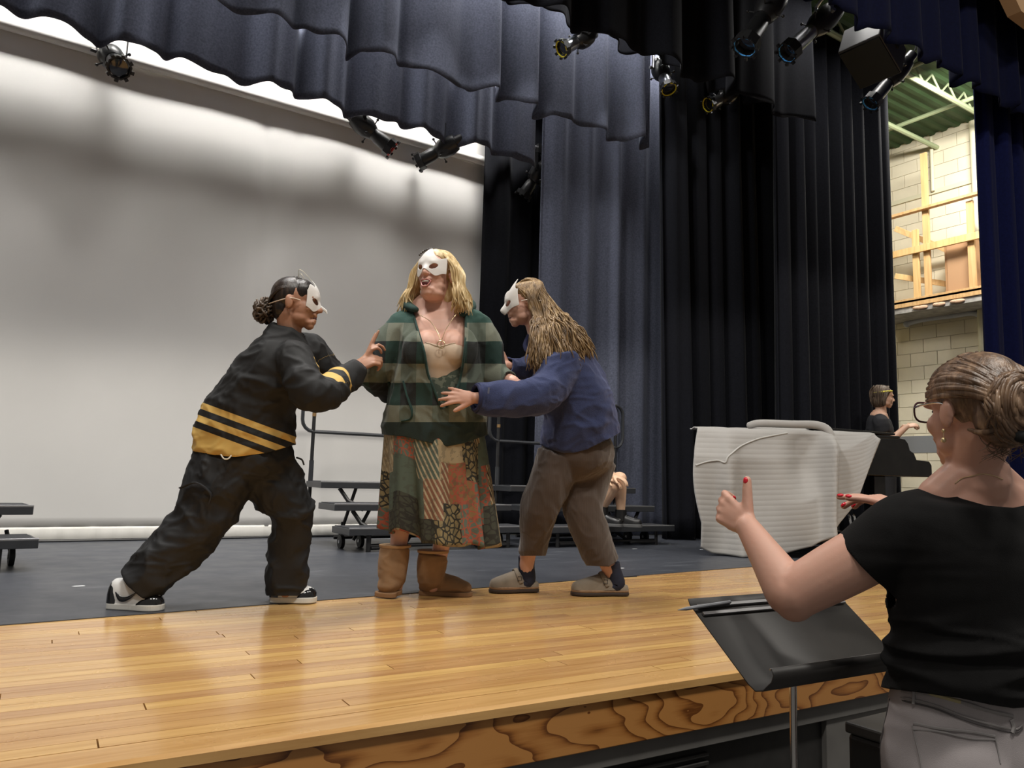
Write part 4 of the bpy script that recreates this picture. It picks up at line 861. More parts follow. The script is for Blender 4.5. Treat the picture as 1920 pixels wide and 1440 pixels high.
# shoes: white leather with black overlays and a curved check mark
M_WL = mat('white_leather', (.70, .70, .69), .35); M_BL = mat('black_patent', (.01, .01, .011), .15, coat=.5); M_SOLE = mat('offwhite_rubber', (.62, .61, .57), .55)
def sneaker(heel, toe, par):
    heel = np.array(heel); toe = np.array(toe); heel[2] = toe[2] = ZS+.004; L = np.linalg.norm(toe-heel); dv = N(toe-heel); sd = N(np.cross(UP, dv)); z = ZS+.004
    # the shoe is one part with its pieces below it
    so_ = sole([(0.0, .45), (.04, .72), (.2, .82), (.45, .82), (.7, 1.0), (.88, .88), (.97, .5), (1.0, .15)], L, heel, dv, .052, z, z+.026, 'shoe', M_SOLE, par)
    shoe_upper([(.02, .5, .085), (.08, .70, .098), (.22, .78, .10), (.38, .80, .088), (.5, .84, .072), (.66, .90, .056), (.82, .84, .046), (.93, .6, .034), (.98, .2, .018)], L, heel, dv, .050, 'upper', M_WL, so_, z+.024)
    shoe_upper([(.005, .52, .072), (.05, .70, .088), (.13, .78, .080), (.20, .795, .028)], L, heel-dv*.002, dv, .0525, 'heel_counter', M_BL, so_, z+.024)
    shoe_upper([(.60, .93, .012), (.68, .95, .034), (.82, .89, .044), (.93, .66, .034), (.985, .25, .019)], L, heel, dv, .0522, 'toe_overlay', M_BL, so_, z+.024)
    shoe_upper([(.42, .3, .088), (.5, .42, .083), (.60, .45, .070), (.68, .35, .058)], L, heel, dv, .052, 'lace_panel', M_BL, so_, z+.024)
    for q in (-1, 1):
        pts = [heel+dv*L*fr+sd*q*w_+UP*(h+.026) for fr, w_, h in ((.20, .043, .046), (.30, .0445, .020), (.42, .046, .022), (.52, .0455, .036), (.60, .042, .052))]
        MB().tube(pts, [(.002, .003), (.003, .010), (.003, .008), (.003, .005), (.001, .002)], 8, ref=sd, smooth=3).build('check_mark', M_BL, so_)
    m = MB()
    for k in range(4): a = heel+dv*L*(.44+.06*k)+UP*(.105-.010*k); m.tube([a-sd*.022, a+UP*.006, a+sd*.022], .0035, 6)
    m.build('laces', M_WL, so_); return so_
sneaker(at(205, 1142, 3.235), at(306, 1141, 3.215), A)
sneaker(at(506, 1129, 3.50), at(594, 1127, 3.53), A)
# hair: slicked back dark brown with a curly low bun
M_HA = hair_mat('dark_brown_hair', (.008, .005, .004), (.018, .011, .008), (.05, .032, .022), .35); M_HB = hair_mat('bun_brown_hair', (.02, .012, .007), (.07, .045, .028), (.22, .15, .09), .5)
mb = MB(); mb.ell(hA(0, -.030, .036), np.array([HA[1]*.0775, HA[2]*.089, HA[3]*.085])*.97, 24, 16); mb.ell(hA(0, .024, .048), np.array([HA[1]*.070, HA[2]*.057, HA[3]*.064])*.97, 20, 12); mb.ell(hA(0, -.06, -.03), np.array([HA[1]*.06, HA[2]*.05, HA[3]*.06]), 16, 10)
v, f = remesh(mb, .005); v = taubin(v, f, 3); lx = (v-hA(0, 0, 0))@HA[2]; lz = (v-hA(0, 0, 0))@HA[3]
v, f = clip(v, f, np.minimum(.2, lz-np.interp(lx, [-.13, -.05, -.03, .01, .03, .06, .1], [-.09, -.08, -.03, -.006, .0, .02, .07])))
hcap = soft('hair', v, f, M_HA, A, .004)
pth = []
for k in range(70):
    a0 = RNG.uniform(-1.3, 1.3); x0 = math.sin(a0)*.074; st = RNG.uniform(-.02, .075)
    z0_ = .036+.088*math.cos(a0)*math.sqrt(max(0, 1-((st+.03)/.1)**2)); pth.append([hA(x0*.9*math.sqrt(max(.2, 1-(st/.11)**2)), st, max(.015, z0_)*.99), hA(x0*1.03, -.05, .03+.065*math.cos(a0)), hA(x0*.7, -.105, .0+.03*math.cos(a0)), hA(x0*.25, -.125, -.03)])
locks('strands', pth, M_HA, hcap, .006, .003, 3)
pth = []; bc_ = hA(0, -.140, -.048)
for k in range(90):
    g = RNG.normal(size=3); g /= np.linalg.norm(g); g2 = np.cross(g, RNG.normal(size=3)); g2 /= np.linalg.norm(g2); R_ = RNG.uniform(.026, .046); pth.append([bc_+(g*math.cos(q)+g2*math.sin(q))*R_*(1+.25*math.sin(q*3))*np.array([1, 1, 1.15]) for q in np.linspace(0, 3.2, 6)])
locks('bun', pth, M_HB, hcap, .006, .005, 3)
# mask: half-face shell with brow point, beak, whiskerlike wires and elastic
M_MASK = mat('white_mask_plastic', (.78, .75, .72), .45)
def mask_shell(par, H, s, top, bot, half=1.25, nose=.018, eye=True, off=.010, ears=None):
    """curved half mask: angle across the face x height rows, with two eye holes cut out"""
    h, r_, f_, u_ = H; nu_, nv_ = 72, 48; v = []; f = []; sd = []
    for j in range(nv_+1):
        for i in range(nu_+1):
            g = (i/nu_-.5)*2*half; z0 = bot(g); z1 = top(g); z = z0+(z1-z0)*j/nv_
            rx = .071*(1-.16*max(0, (-z-.01)/.08)); ry = .098-.045*max(0, (z-.03)/.08)**2-.008*max(0, (-z)/.06)
            nb = nose*math.exp(-(g/.17)**2)*math.exp(-((z+.026)/.026)**2)+.004*math.exp(-((abs(g)-.4)/.25)**2)*math.exp(-((z-.026)/.012)**2)
            v.append(h(math.sin(g)*(rx+off), math.cos(g)*(ry+off+nb)-.007, z)); e = ((abs(g)-.42)/.23)**2+((z-.004-.03*(abs(g)-.42))/.0125)**2; sd.append(e-1)
    f = [(j*(nu_+1)+i, j*(nu_+1)+i+1, (j+1)*(nu_+1)+i+1, (j+1)*(nu_+1)+i) for j in range(nv_) for i in range(nu_)]
    v2, f2 = clip(np.array(v), f, np.array(sd)*.01); return soft('mask', v2, f2, M_MASK, par, .0025)
mk = mask_shell(A, HA, .97, lambda g: .095-.05*abs(g)**1.5+.012*math.cos(g*9)*(abs(g) < .9), lambda g: -.020-.022*math.exp(-((abs(g)-.45)/.35)**2)+.012*math.exp(-(g/.15)**2), .92)
m = MB(); 
m.tube([hA(-.03, -.014, .112), hA(-.03, -.010, .138), hA(-.03, -.002, .146), hA(-.03, .008, .138), hA(-.03, .022, .112)], .0012, 6, smooth=4); m.tube([hA(.03, .008, .112), hA(.03, .002, .138), hA(.03, .008, .149), hA(.03, .030, .136), hA(.03, .066, .100)], .0012, 6, smooth=4)
m.build('ear_wire', mat('thin_brass_wire', (.5, .46, .36), .35, metal=.8), mk)
for q in (-1, 1): MB().tube([hA(q*.076, .035, -.002), hA(q*.083, -.01, .004), hA(q*.072, -.07, -.012), hA(q*.03, -.118, -.02)], .0025, 6, smooth=3).build('elastic', mat('tan_elastic', (.62, .5, .4), .8), mk)
MB().tube([hA(0, .108, -.012), hA(0, .135, -.028), hA(0, .142, -.040)], [(.008, .006), (.006, .005), (.002, .002)], 8).build('beak', M_MASK, mk)
m = MB(); m.ell(hA(0, .089, -.068), np.array([HA[1]*.017, HA[2]*.008, HA[3]*.006]), 12, 8); m.build('mouth', mat('mouth_dark', (.10, .02, .02), .5), A)
# ================================================================== centre performer: plaid hoodie, patchwork skirt, tan boots
dB = 3.84
A_ = A
B = thing('person', 'blonde person in green plaid hoodie, patchwork skirt and tan boots, standing centre stage', 'person', onz(795, 1116, ZS), 'masked performers')
SK_B = skin('skin_pale_pink', (.66, .41, .32))
mb = MB(); HB = head_frame(at(818, 515, dB-.03), W(-.42, -1, .12), W(.05, .10, 1), 1.03); head(mb, HB, 1.03, .9, 1.06); hB = HB[0]
mb.ell(hB(0, .02, -.105), np.array([HB[1]*.06, HB[2]*.055, HB[3]*.035]), 14, 10)
mb.tube([hB(0, -.03, -.05), at(824, 562, dB+.01), at(824, 590, dB+.02)], [.066, .07, .10], 16, round_ends=True)
mb.tube(Q((822, 590, dB+.02), (822, 625, dB), (820, 680, dB), (818, 740, dB), (816, 820, dB), (816, 880, dB)), [(.17, .085), (.205, .135), (.20, .16), (.195, .165), (.21, .165), (.20, .15)], 22, ref=RH, smooth=2, round_ends=True)
for q in (-1, 1): mb.ell(at(828+q*21-2, 650, dB-.125), np.array([RH*.078, AW*.070, UP*.08]), 16, 12)
mb.tube(Q((752, 612, dB), (703, 692, dB-.03), (735, 730, dB+.12)), [.06, .045, .035], 12, smooth=2, round_ends=True)
mb.tube(Q((896, 612, dB), (918, 695, dB+.02), (962, 716, dB-.08)), [.07, .052, .032], 12, smooth=2, round_ends=True)
for pts in (Q((775, 880, dB), (752, 980, dB), (742, 1100, dB-.05)), Q((852, 880, dB), (835, 985, dB), (812, 1098, dB))): mb.tube(pts, [.09, .05, .035], 12, smooth=2, round_ends=True)
wB = at(960, 716, dB-.08); hand(mb, wB, W(.6, -.15, -.12), W(.1, -.5, .85), 1, .98, [(.7, .9, .6)]*4, .04, (.6, .6, .3), .3)
body_mesh(mb, SK_B, B, .0055, 3, [(wB+W(.05, 0, 0), .13)])
# mouth
m = MB(); m.ell(hB(0, .0875, -.076), np.array([HB[1]*.024, HB[2]*.011, HB[3]*.013]), 16, 10); mo = m.build('mouth', mat('mouth_dark', (.10, .02, .02), .5), B)
m = MB(); m.tube([hB(-.017, .094, -.067), hB(0, .099, -.0685), hB(.017, .094, -.067)], [(.004, .002)]*3, 8, ref=UP); m.build('teeth', mat('teeth', (.75, .7, .62), .35), mo)
m = MB(); m.tube([hB(-.026, .089, -.066), hB(-.012, .098, -.060), hB(0, .0985, -.062), hB(.012, .098, -.060), hB(.026, .089, -.066), hB(.014, .096, -.090), hB(0, .0985, -.094), hB(-.014, .096, -.090), hB(-.026, .089, -.066)], .0036, 8, smooth=2); m.build('lips', mat('rosy_lips', (.50, .19, .16), .4), mo)
# hoodie
mb = MB()
mb.tube(Q((816, 832, dB), (815, 800, dB), (817, 755, dB), (822, 700, dB), (825, 645, dB), (824, 606, dB+.01), (824, 580, dB+.02), (824, 562, dB+.02)), [(.252, .20), (.258, .212), (.246, .212), (.226, .212), (.215, .195), (.205, .145), (.15, .10), (.085, .085)], 30, ref=RH, smooth=3)
for q in (-1, 1): mb.ell(at(828+q*26-2, 658, dB-.14), np.array([RH*.11, AW*.10, UP*.115]), 16, 12)
aL = Q((764, 612, dB), (737, 644, dB-.02), (709, 688, dB-.05), (702, 704, dB-.03), (722, 724, dB+.08), (748, 738, dB+.16)); mb.tube(aL, [.082, .084, .078, .076, .07, .06], 18, smooth=3, round_ends=True)
aR = Q((886, 612, dB), (908, 645, dB+.0), (922, 688, dB+.02), (930, 704, dB), (958, 714, dB-.06)); mb.tube(aR, [.082, .080, .074, .068, .05], 18, smooth=3, round_ends=True)
v, f = remesh(mb, .0062); v = laplace(v, f, 4); v = wrinkle(v, f, .019, 5, 21, (1, 1, .7)); v = wrinkle(v, f, .006, 12, 22, (1, 1, .8)); v = taubin(v, f, 3); x, y, d = pix(v); n_ = normals(v, f)
opening = polydist(x, y, [(772, 540), (770, 572), (784, 620), (796, 662), (803, 700), (816, 735), (828, 768), (838, 764), (853, 738), (864, 705), (872, 650), (872, 600), (874, 575), (872, 540)])
front = (n_@AW < .15) & (d < dB+.05)
s1 = np.where(front | (opening > 30), opening, 8.)*.0026
hem = (np.interp(x, [690, 720, 760, 800, 835, 870, 912, 930], [812, 815, 819, 829, 838, 831, 816, 812])-y)*.0026
hem = np.where((x > 700) & (x < 930) & (y > 780), hem, .5)
cuff = np.where(np.linalg.norm(v-aR[-1], axis=1) > .13, .5, -(segt(v, aR[3], aR[4])[0]-.95)*.1)
nk = np.where(y < 566, y-566+6*np.sin(x*.2), 40.)*.0026
v, f = clip(v, f, np.minimum.reduce([s1, hem, cuff, nk+.012])); x, y, d = pix(v)
pu = (v-at(820, 700, dB))@RH; band_h = (y-605)/77.0; 
t = fresh('green_buffalo_plaid', rough=.9); a1 = t.attr('band').outputs['Fac']; a2 = t.attr('col').outputs['Fac']; ov = t.obj(); wob = t.math('MULTIPLY_ADD', t.noise(ov, 5, 2), .10, -.05)
hb_ = t.math('LESS_THAN', t.math('FRACT', t.math('ADD', a1, wob)), .46); cb_ = t.math('LESS_THAN', t.math('FRACT', t.math('ADD', a2, wob)), .5)
light = t.mix(cb_, (.175, .185, .14), (.105, .125, .095)); dark = t.mix(cb_, (.009, .034, .027), (.005, .007, .007)); c = t.mix(hb_, dark, light)
c = t.mix(t.math('GREATER_THAN', a1, 2.42), c, (.010, .024, .021)); c = t.mix(t.math('LESS_THAN', a1, 0.), c, (.020, .065, .052)); c = t.mix(t.math('MULTIPLY', t.noise(ov, 45, 3), .12), c, (.05, .06, .045)); t.color(c); t.bump(t.noise(ov, 300, 2), .35, .003); t.b.inputs['Sheen Weight'].default_value = .08
hd = soft('hoodie', v, f, t.m, B, .009, {'band': band_h, 'col': pu/.16})
# hood lying behind the neck, front edges, zip, pocket edge
M_HOOD = mat('dark_green_fleece', (.013, .040, .033), .9, noise=.3, nscale=40, sheen=.2)
m = MB(); m.tube(Q((778, 580, dB-.09), (764, 572, dB-.0), (778, 564, dB+.10), (824, 562, dB+.14), (870, 566, dB+.10), (882, 576, dB), (868, 588, dB-.09)), [(.016, .02), (.024, .03), (.03, .035), (.034, .04), (.03, .035), (.024, .03), (.016, .02)], 14, smooth=4, ref=UP, round_ends=True); m.build('hood', M_HOOD, hd)
for pl in (((772, 578), (783, 618), (795, 661), (802, 700), (815, 735), (827, 766)), ((873, 582), (872, 650), (864, 704), (853, 738), (838, 764))):
    pts = []
    for px, py in pl: 
        k = np.argmin((x-px)**2+(y-py)**2+np.where(d > dB-.02, 1e6, 0)); pts.append(v[k]-AW*.002)
    MB().tube(pts, [(.008, .006)]*len(pts), 8, smooth=3).build('front_edge', M_HOOD, hd)
pts = []
for px, py in ((757, 715), (765, 745), (772, 770), (770, 785), (752, 790)):
    k = np.argmin((x-px)**2+(y-py)**2+np.where(d > dB, 1e6, 0)); pts.append(v[k]-AW*.001)
MB().tube(pts, [(.007, .004)]*len(pts), 8, smooth=3).build('pocket_edge', M_HOOD, hd)
# camisole: tight loft over the bust
mb = MB(); mb.tube(Q((826, 625, dB), (824, 664, dB-.01), (821, 690, dB-.005), (818, 730, dB)), [(.175, .150), (.18, .198), (.18, .192), (.185, .180)], 26, ref=RH, smooth=3)
for q in (-1, 1): mb.ell(at(828+q*18-2, 662, dB-.135), np.array([RH*.085, AW*.075, UP*.075]), 16, 12)
v, f = remesh(mb, .006); v = laplace(v, f, 6); x, y, d = pix(v)
v, f = clip(v, f, np.minimum(y-np.interp(x, [770, 800, 826, 850, 880], [636, 641, 648, 642, 638]), 712-y)*.0026)
cam_ = soft('camisole', v, f, mat('tan_camisole', (.56, .43, .315), .65, noise=.05, nscale=30), B, .004); x, y, d = pix(v)
pts = []
for px in range(790, 876, 6):
    k = np.argmin((x-px)**2+(y-np.interp(px, [770, 800, 826, 850, 880], [638, 643, 650, 644, 640]))**2+np.where(d > dB-.03, 1e6, 0)); pts.append(v[k])
MB().tube(pts, .003, 6, smooth=2).build('neckline', mat('camisole_edge', (.42, .31, .22), .7), cam_)
# pendant necklace
M_GN = mat('gold_necklace', (.72, .58, .34), .3, metal=.9)
m = MB(); nk = [at(px, py, dB+dd) for px, py, dd in ((786, 590, -.10), (806, 602, -.155), (820, 622, -.19), (827, 638, -.205), (836, 618, -.185), (850, 596, -.15), (862, 582, -.10))]; m.tube(nk, .0016, 6, smooth=4); ne = m.build('necklace', M_GN, B)
c = at(827, 646, dB-.225); m = MB(); m.tube([c+(RH*math.cos(g)+UP*math.sin(g))*.018 for g in np.linspace(0, 2*math.pi, 17)], .0022, 6); m.tube([c+UP*.018, c-UP*.018], .0018, 6); m.build('ring_pendant', M_GN, ne)
# skirt
t = fresh('patchwork_skirt', rough=.8); au = t.attr('su').outputs['Fac']; av = t.attr('sv').outputs['Fac']; ov = t.obj()
row = t.math('FLOOR', t.math('ADD', t.math('MULTIPLY', av, 4.6), t.math('MULTIPLY', t.math('GREATER_THAN', t.math('FRACT', t.math('MULTIPLY', au, 6.3)), .5), .45))); uu = t.math('ADD', t.math('MULTIPLY', au, 13.), t.math('MULTIPLY', row, .37)); colm = t.math('FLOOR', uu)
cm = t.n('ShaderNodeCombineXYZ'); t.l(colm, cm.inputs[0]); t.l(row, cm.inputs[1]); wn = t.n('ShaderNodeTexWhiteNoise', noise_dimensions='2D'); t.l(cm.outputs[0], wn.inputs['Vector']); rn = wn.outputs['Value']
pal = t.ramp(rn, [(0, (.31, .25, .155)), (.15, (.34, .27, .16)), (.30, (.085, .115, .09)), (.44, (.22, .10, .06)), (.52, (.25, .20, .10)), (.64, (.05, .055, .04)), (.74, (.22, .13, .055)), (.82, (.11, .14, .11)), (.92, (.36, .31, .21))], 'CONSTANT')
sv = t.n('ShaderNodeCombineXYZ'); t.l(t.math('MULTIPLY', au, 60), sv.inputs[0]); t.l(t.math('MULTIPLY', av, 26), sv.inputs[1])
vo = t.n('ShaderNodeTexVoronoi', feature='DISTANCE_TO_EDGE'); vo.inputs['Scale'].default_value = 1.1; t.l(sv.outputs[0], vo.inputs['Vector'])
wnc = t.sep(wn.outputs['Color']); 
motif = t.math('LESS_THAN', vo.outputs['Distance'], .10); c = t.mix(t.math('MULTIPLY', motif, t.math('GREATER_THAN', wnc[0], .5)), pal, t.mix(t.math('GREATER_THAN', wnc[1], .5), (.025, .025, .02), (.33, .085, .05)))
st_ = t.math('GREATER_THAN', t.math('SINE', t.math('MULTIPLY', t.math('ADD', au, t.math('MULTIPLY', av, .25)), 420.)), .35); c = t.mix(t.math('MULTIPLY', st_, t.math('LESS_THAN', wnc[2], .3)), c, (.42, .36, .24))
nz = t.noise(ov, 40, 4); c = t.mix(t.math('MULTIPLY', t.math('GREATER_THAN', nz, .56), .35), c, (.06, .06, .045)); c = t.mix(t.math('LESS_THAN', av, .40), c, t.mix(t.math('GREATER_THAN', nz, .52), (.055, .075, .055), (.14, .16, .12))); t.color(c)
skv = []; su = []; svv = []; nA, nZ = 220, 46; cT = at(816, 690, dB); 
for jz in range(nZ+1):
    q = jz/nZ
    cx_, cy_ = np.interp(q, [0, .42, 1], [820, 816, 826]), np.interp(q, [0, .42, 1], [694, 822, 1014])
    c = at(cx_, cy_, dB); a_ = np.interp(q, [0, .3, .42, .7, 1], [.212, .228, .250, .262, .275]); b_ = np.interp(q, [0, .3, .42, 1], [.19, .192, .197, .22])
    for i in range(nA):
        g = 2*math.pi*i/nA; fo = (.05*max(0, q-.35))*(math.sin(g*9+.6*math.sin(g*2))+.5*math.sin(g*17+2)+.4*math.sin(g*5+1))
        p = c+RH*(a_+fo)*math.cos(g)-AW*(b_+fo)*math.sin(g)
        xh = math.cos(g); p = p+UP*(np.interp(xh, [-1, -.6, -.35, 0, .35, .7, 1], [.045, .05, .02, -.01, .0, -.015, -.02])*q+.012*math.sin(g*9)*q); skv.append(p); su.append(((g+math.pi/2) % (2*math.pi))/(2*math.pi)); svv.append(q)
f = [(j*nA+i, j*nA+(i+1) % nA, (j+1)*nA+(i+1) % nA, (j+1)*nA+i) for j in range(nZ) for i in range(nA)]
soft('skirt', np.array(skv), f, t.m, B, .005, {'su': su, 'sv': svv})
# boots
M_BOOT = mat('tan_suede', (.25, .145, .072), .9, noise=.16, nscale=14, sheen=.3, bump=.2, bscale=200, bdist=.002); M_BS = mat('tan_boot_sole', (.24, .13, .06), .8); M_CUFF = mat('boot_cuff', (.40, .25, .13), .9)
def boot(top, ank, heel, toe, lift, rt, parent, z=ZS):
    heel = np.array(heel); toe = np.array(toe); dv = N((toe-heel)*np.array([1, 1, 0])); L = np.linalg.norm((toe-heel)[:2]); sd = N(np.cross(UP, dv)); mb = MB()
    h0 = np.array([heel[0], heel[1], z+lift]); t0 = np.array([toe[0], toe[1], z+.0+lift*.35])
    mb.tube([top, (np.array(top)+ank)/2, ank], [rt, rt*1.0, rt*.92], 18, smooth=2)
    mb.tube([h0+dv*.045+UP*.055, h0+dv*L*.35+UP*.058, h0+dv*L*.62+UP*.048+ (t0-h0)*0, t0-dv*.045+UP*.040], [(.050, .055), (.054, .056), (.058, .047), (.05, .036)], 18, ref=sd, smooth=2, round_ends=True)
    mb.tube([ank, h0+dv*.05+UP*.06], [rt*.92, .058], 16, round_ends=True)
    v, f = remesh(mb, .006); v = laplace(v, f, 6); v = wrinkle(v, f, .005, 9, 5, (1, 1, 1.5)); nz_ = v[:, 2]; v[:, 2] = np.maximum(nz_, z+lift*(1-np.clip(((v-h0)@dv)/L, 0, 1)*.65)+.012)
    b = soft('boot', v, f, M_BOOT, parent)
    O = catmull(np.array([(0, .4), (.05, .75), (.25, .85), (.5, .88), (.72, 1.05), (.9, .9), (.985, .5), (1., .15)]), 3)
    rim = [h0+(t0-h0)*fr+sd*hw*.058 for fr, hw in O]+[h0+(t0-h0)*fr-sd*hw*.058 for fr, hw in O[::-1]]; MB().prism(rim, (0, 0, .022)).build('sole', M_BS, b, smooth=False, bevel=.004)
    MB().tube([np.array(top)+UP*.0, np.array(top)+UP*.012], [rt*1.05, rt*1.08], 20, cap=True).build('cuff', M_CUFF, b)
    return b
boot(at(741, 1026, dB-.03), at(735, 1082, dB-.06), at(742, 1108, 3.80), at(716, 1121, 3.70), .012, .074, B)
boot(at(812, 1036, dB), at(808, 1080, dB), at(786, 1117, 3.87), at(886, 1114, 3.86), .0, .074, B)
# legs of fringe hanging at the boot's back
# hair: shoulder-length blonde
M_HBL = hair_mat('blonde_hair', (.34, .21, .08), (.64, .47, .23), (.90, .79, .55), .45)
mb = MB(); s_ = 1.03; mb.ell(hB(0, -.028, .036), np.array([HB[1]*.083, HB[2]*.094, HB[3]*.088])*s_, 24, 16); mb.ell(hB(0, .02, .062), np.array([HB[1]*.070, HB[2]*.058, HB[3]*.058])*s_, 20, 12); mb.ell(hB(0, -.055, -.06), np.array([HB[1]*.085, HB[2]*.055, HB[3]*.10])*s_, 18, 12)
v, f = remesh(mb, .006); v = taubin(v, f, 3); lx = (v-hB(0, 0, 0))@HB[2]; lz = (v-hB(0, 0, 0))@HB[3]
v, f = clip(v, f, np.minimum(.2, lz-np.interp(lx, [-.13, -.03, .01, .03, .06, .1], [-.2, -.16, -.02, .03, .06, .09])))
hc = soft('hair', v, f, M_HBL, B, .004); pth = []
for k in range(520):
    q = 1 if k % 2 else -1; st = RNG.uniform(-.10, .055); g = RNG.uniform(.0, 1.0); zt = .036+.092*math.sqrt(max(.05, 1-((st+.028)/.105)**2)); out = .090+.034*RNG.random()
    yf = st*.55+RNG.uniform(-.02, .015); yb = st*.5-.01+RNG.uniform(-.03, .03); ln_ = RNG.uniform(-.20, -.135); fl_o = RNG.uniform(-.01, .06)
    yy = min(yf, .045); pth.append([hB(q*.012*g, st, zt), hB(q*(.05+.01*g), st*.9, zt*.82), hB(q*out, yy*.9, .015), hB(q*(out+.014), yy*.7, -.05), hB(q*(out+.026+.016*g), yb, -.105), hB(q*(out+.01+fl_o), yb-.005, ln_)])
for k in range(150):
    a0 = RNG.uniform(-1.4, 1.4); x0 = math.sin(a0)*.078; pth.append([hB(x0*.4, -.05, .12), hB(x0, -.105, .05), hB(x0*1.05, -.118, -.03), hB(x0*1.1, -.108+RNG.uniform(-.02, .01), -.11), hB(x0*1.15+RNG.uniform(-.02, .02), -.10+RNG.uniform(-.03, .02), RNG.uniform(-.2, -.15))])
locks('strands', pth, M_HBL, hc, .0052, .003, 3)
mk = mask_shell(B, HB, 1.03, lambda g: .062+.040*math.exp(-(g/.22)**2)-.012*abs(g)+.010*math.sin(abs(g)*7), lambda g: -.020-.020*math.exp(-((abs(g)-.55)/.3)**2)+.006*math.exp(-(g/.15)**2), 1.12, .02, off=.014)
m = MB()
for q in (-1, 1): m.tube([hB(q*.081, .03, .01), hB(q*.094, -.01, .02), hB(q*.085, -.07, .02)], .002, 6, smooth=3)
m.build('elastic', mat('tan_elastic', (.62, .5, .4), .8), mk)
m = MB(); 
for k in range(12): g = -.9+k*.16; m.ell(hB(-.090*math.sin(g)*-1 if False else .082*math.sin(g+.2)+.02, .02, .038+.088*math.cos(g*.9)), (.006, .006, .006), 8, 6)
m.build('bead_headband', mat('dark_beads', (.06, .05, .05), .3), B)
# ================================================================== performer in the blue fleece, leaning left
dC = 4.03
C = thing('person', 'person with long wavy hair in blue fleece, brown trousers and clogs, leaning left', 'person', onz(1045, 1110, ZS), 'masked performers')
SK_C = skin('skin_fair', (.56, .33, .245))
mb = MB(); HC = head_frame(at(984, 570, dC+.02), W(-1, -.12, -.16), W(-.12, 0, 1), .98); head(mb, HC, .98, .2); hC = HC[0]
mb.tube([hC(0, -.035, -.05), at(1008, 622, dC+.02), at(1030, 655, dC+.02)], [.054, .056, .085], 14, round_ends=True)
mb.tube(Q((1030, 655, dC+.02), (1062, 720, dC), (1085, 790, dC), (1085, 850, dC)), [(.12, .08), (.14, .10), (.12, .10), (.11, .10)], 14, ref=AW, round_ends=True)
aN = Q((1052, 690, dC-.15), (1022, 736, dC-.26), (985, 750, dC-.34), (930, 749, dC-.40), (893, 746, dC-.44))
aFr = Q((1020, 672, dC+.13), (995, 695, dC+.17), (968, 694, dC+.12), (948, 686, dC+.06))
mb.tube([aN[0], aN[2], aN[4]], [.05, .042, .028], 12, smooth=2, round_ends=True); mb.tube([aFr[0], aFr[1], aFr[3]], [.05, .04, .028], 12, smooth=2, round_ends=True)
for pts in (Q((1045, 850, dC-.04), (1022, 945, dC-.05), (990, 1040, dC+.0), (988, 1085, dC+.02)), Q((1105, 850, dC+.06), (1090, 950, dC-.02), (1135, 1050, dC-.02), (1152, 1090, dC-.0))): mb.tube(pts, [.075, .055, .042, .036], 12, smooth=2, round_ends=True)
w1 = at(891, 746, dC-.44); hand(mb, w1, W(-.8, .06, .05), W(-.1, -.9, .2), -1, .98, [(.12, .25, .15), (.1, .25, .15), (.1, .25, .15), (.12, .3, .2)], .30, (.6, .8, .0), .1)
w2 = at(950, 687, dC+.06); hand(mb, w2, W(-.5, -.1, .8), W(.4, -.8, .3), -1, .95, [(.2, .4, .2)]*4, .05, (.6, .7, -.2), .1)
body_mesh(mb, SK_C, C, .0055, 3, [(w1+W(-.06, 0, 0), .13), (w2+W(-.03, 0, .05), .12)])
# fleece
mb = MB(); mb.tube(Q((1084, 846, dC), (1088, 815, dC), (1086, 770, dC), (1070, 720, dC), (1048, 680, dC), (1026, 655, dC+.01), (1014, 640, dC+.02)), [(.19, .205), (.20, .212), (.195, .190), (.20, .172), (.19, .15), (.14, .11), (.075, .07)], 28, ref=AW, smooth=3)
mb.tube(aN, [.105, .098, .088, .078, .062], 18, smooth=3, round_ends=True); mb.tube(aFr, [.09, .08, .068, .055], 18, smooth=3, round_ends=True)
v, f = remesh(mb, .0065); v = laplace(v, f, 8); v = wrinkle(v, f, .018, 4.5, 33, (1, 1, 1.2)); v = wrinkle(v, f, .006, 11, 34, (1, 1, 1.2)); v = taubin(v, f, 3); x, y, d = pix(v)
hem = (np.interp(x, [1000, 1012, 1030, 1060, 1100, 1155, 1170], [838, 840, 848, 853, 843, 816, 806])-y)*.0028; hem = np.where(y > 780, hem, .5)
cu = np.where(np.linalg.norm(v-aN[4], axis=1) > .14, .5, -(segt(v, aN[3], aN[4])[0]-.97)*.1); cu2 = np.where(np.linalg.norm(v-aFr[3], axis=1) > .12, .5, -(segt(v, aFr[2], aFr[3])[0]-.9)*.08)
v, f = clip(v, f, np.minimum.reduce([hem, cu, cu2]))
t = fresh('blue_fleece', rough=.95); ov = t.obj(); t.color(t.mix(t.noise(ov, 90, 4), (.016, .023, .066), (.030, .041, .112))); t.bump(t.noise(ov, 260, 3), .6, .004); t.b.inputs['Sheen Weight'].default_value = .3; t.b.inputs['Sheen Tint'].default_value = (.5, .55, .9, 1)
fl = soft('fleece', v, f, t.m, C, .009)
m = MB(); c_ = [aN[4]+(UP*math.cos(g)*.060+N(np.cross(aN[4]-aN[3], UP))*math.sin(g)*.060) for g in np.linspace(0, 2*math.pi, 13)]; m.tube(c_, .010, 8); m.build('cuff', mat('navy_cuff', (.018, .022, .07), .9), fl)
k = at(914, 738, dC-.505); m = MB(); m.prism([k, k+UP*.028+RH*.002, k+UP*.028+RH*.010, k+RH*.008], -AW*.003); m.build('sleeve_tag', mat('grey_tag', (.10, .11, .16), .6), fl, smooth=False)
m = MB(); m.tube([hC(-.05, -.06, -.12), at(1000, 660, dC-.10), at(985, 648, dC-.04), hC(.05, -.04, -.12)], .014, 8, smooth=3); m.build('collar', mat('navy_cuff', (.018, .022, .07), .9), fl)
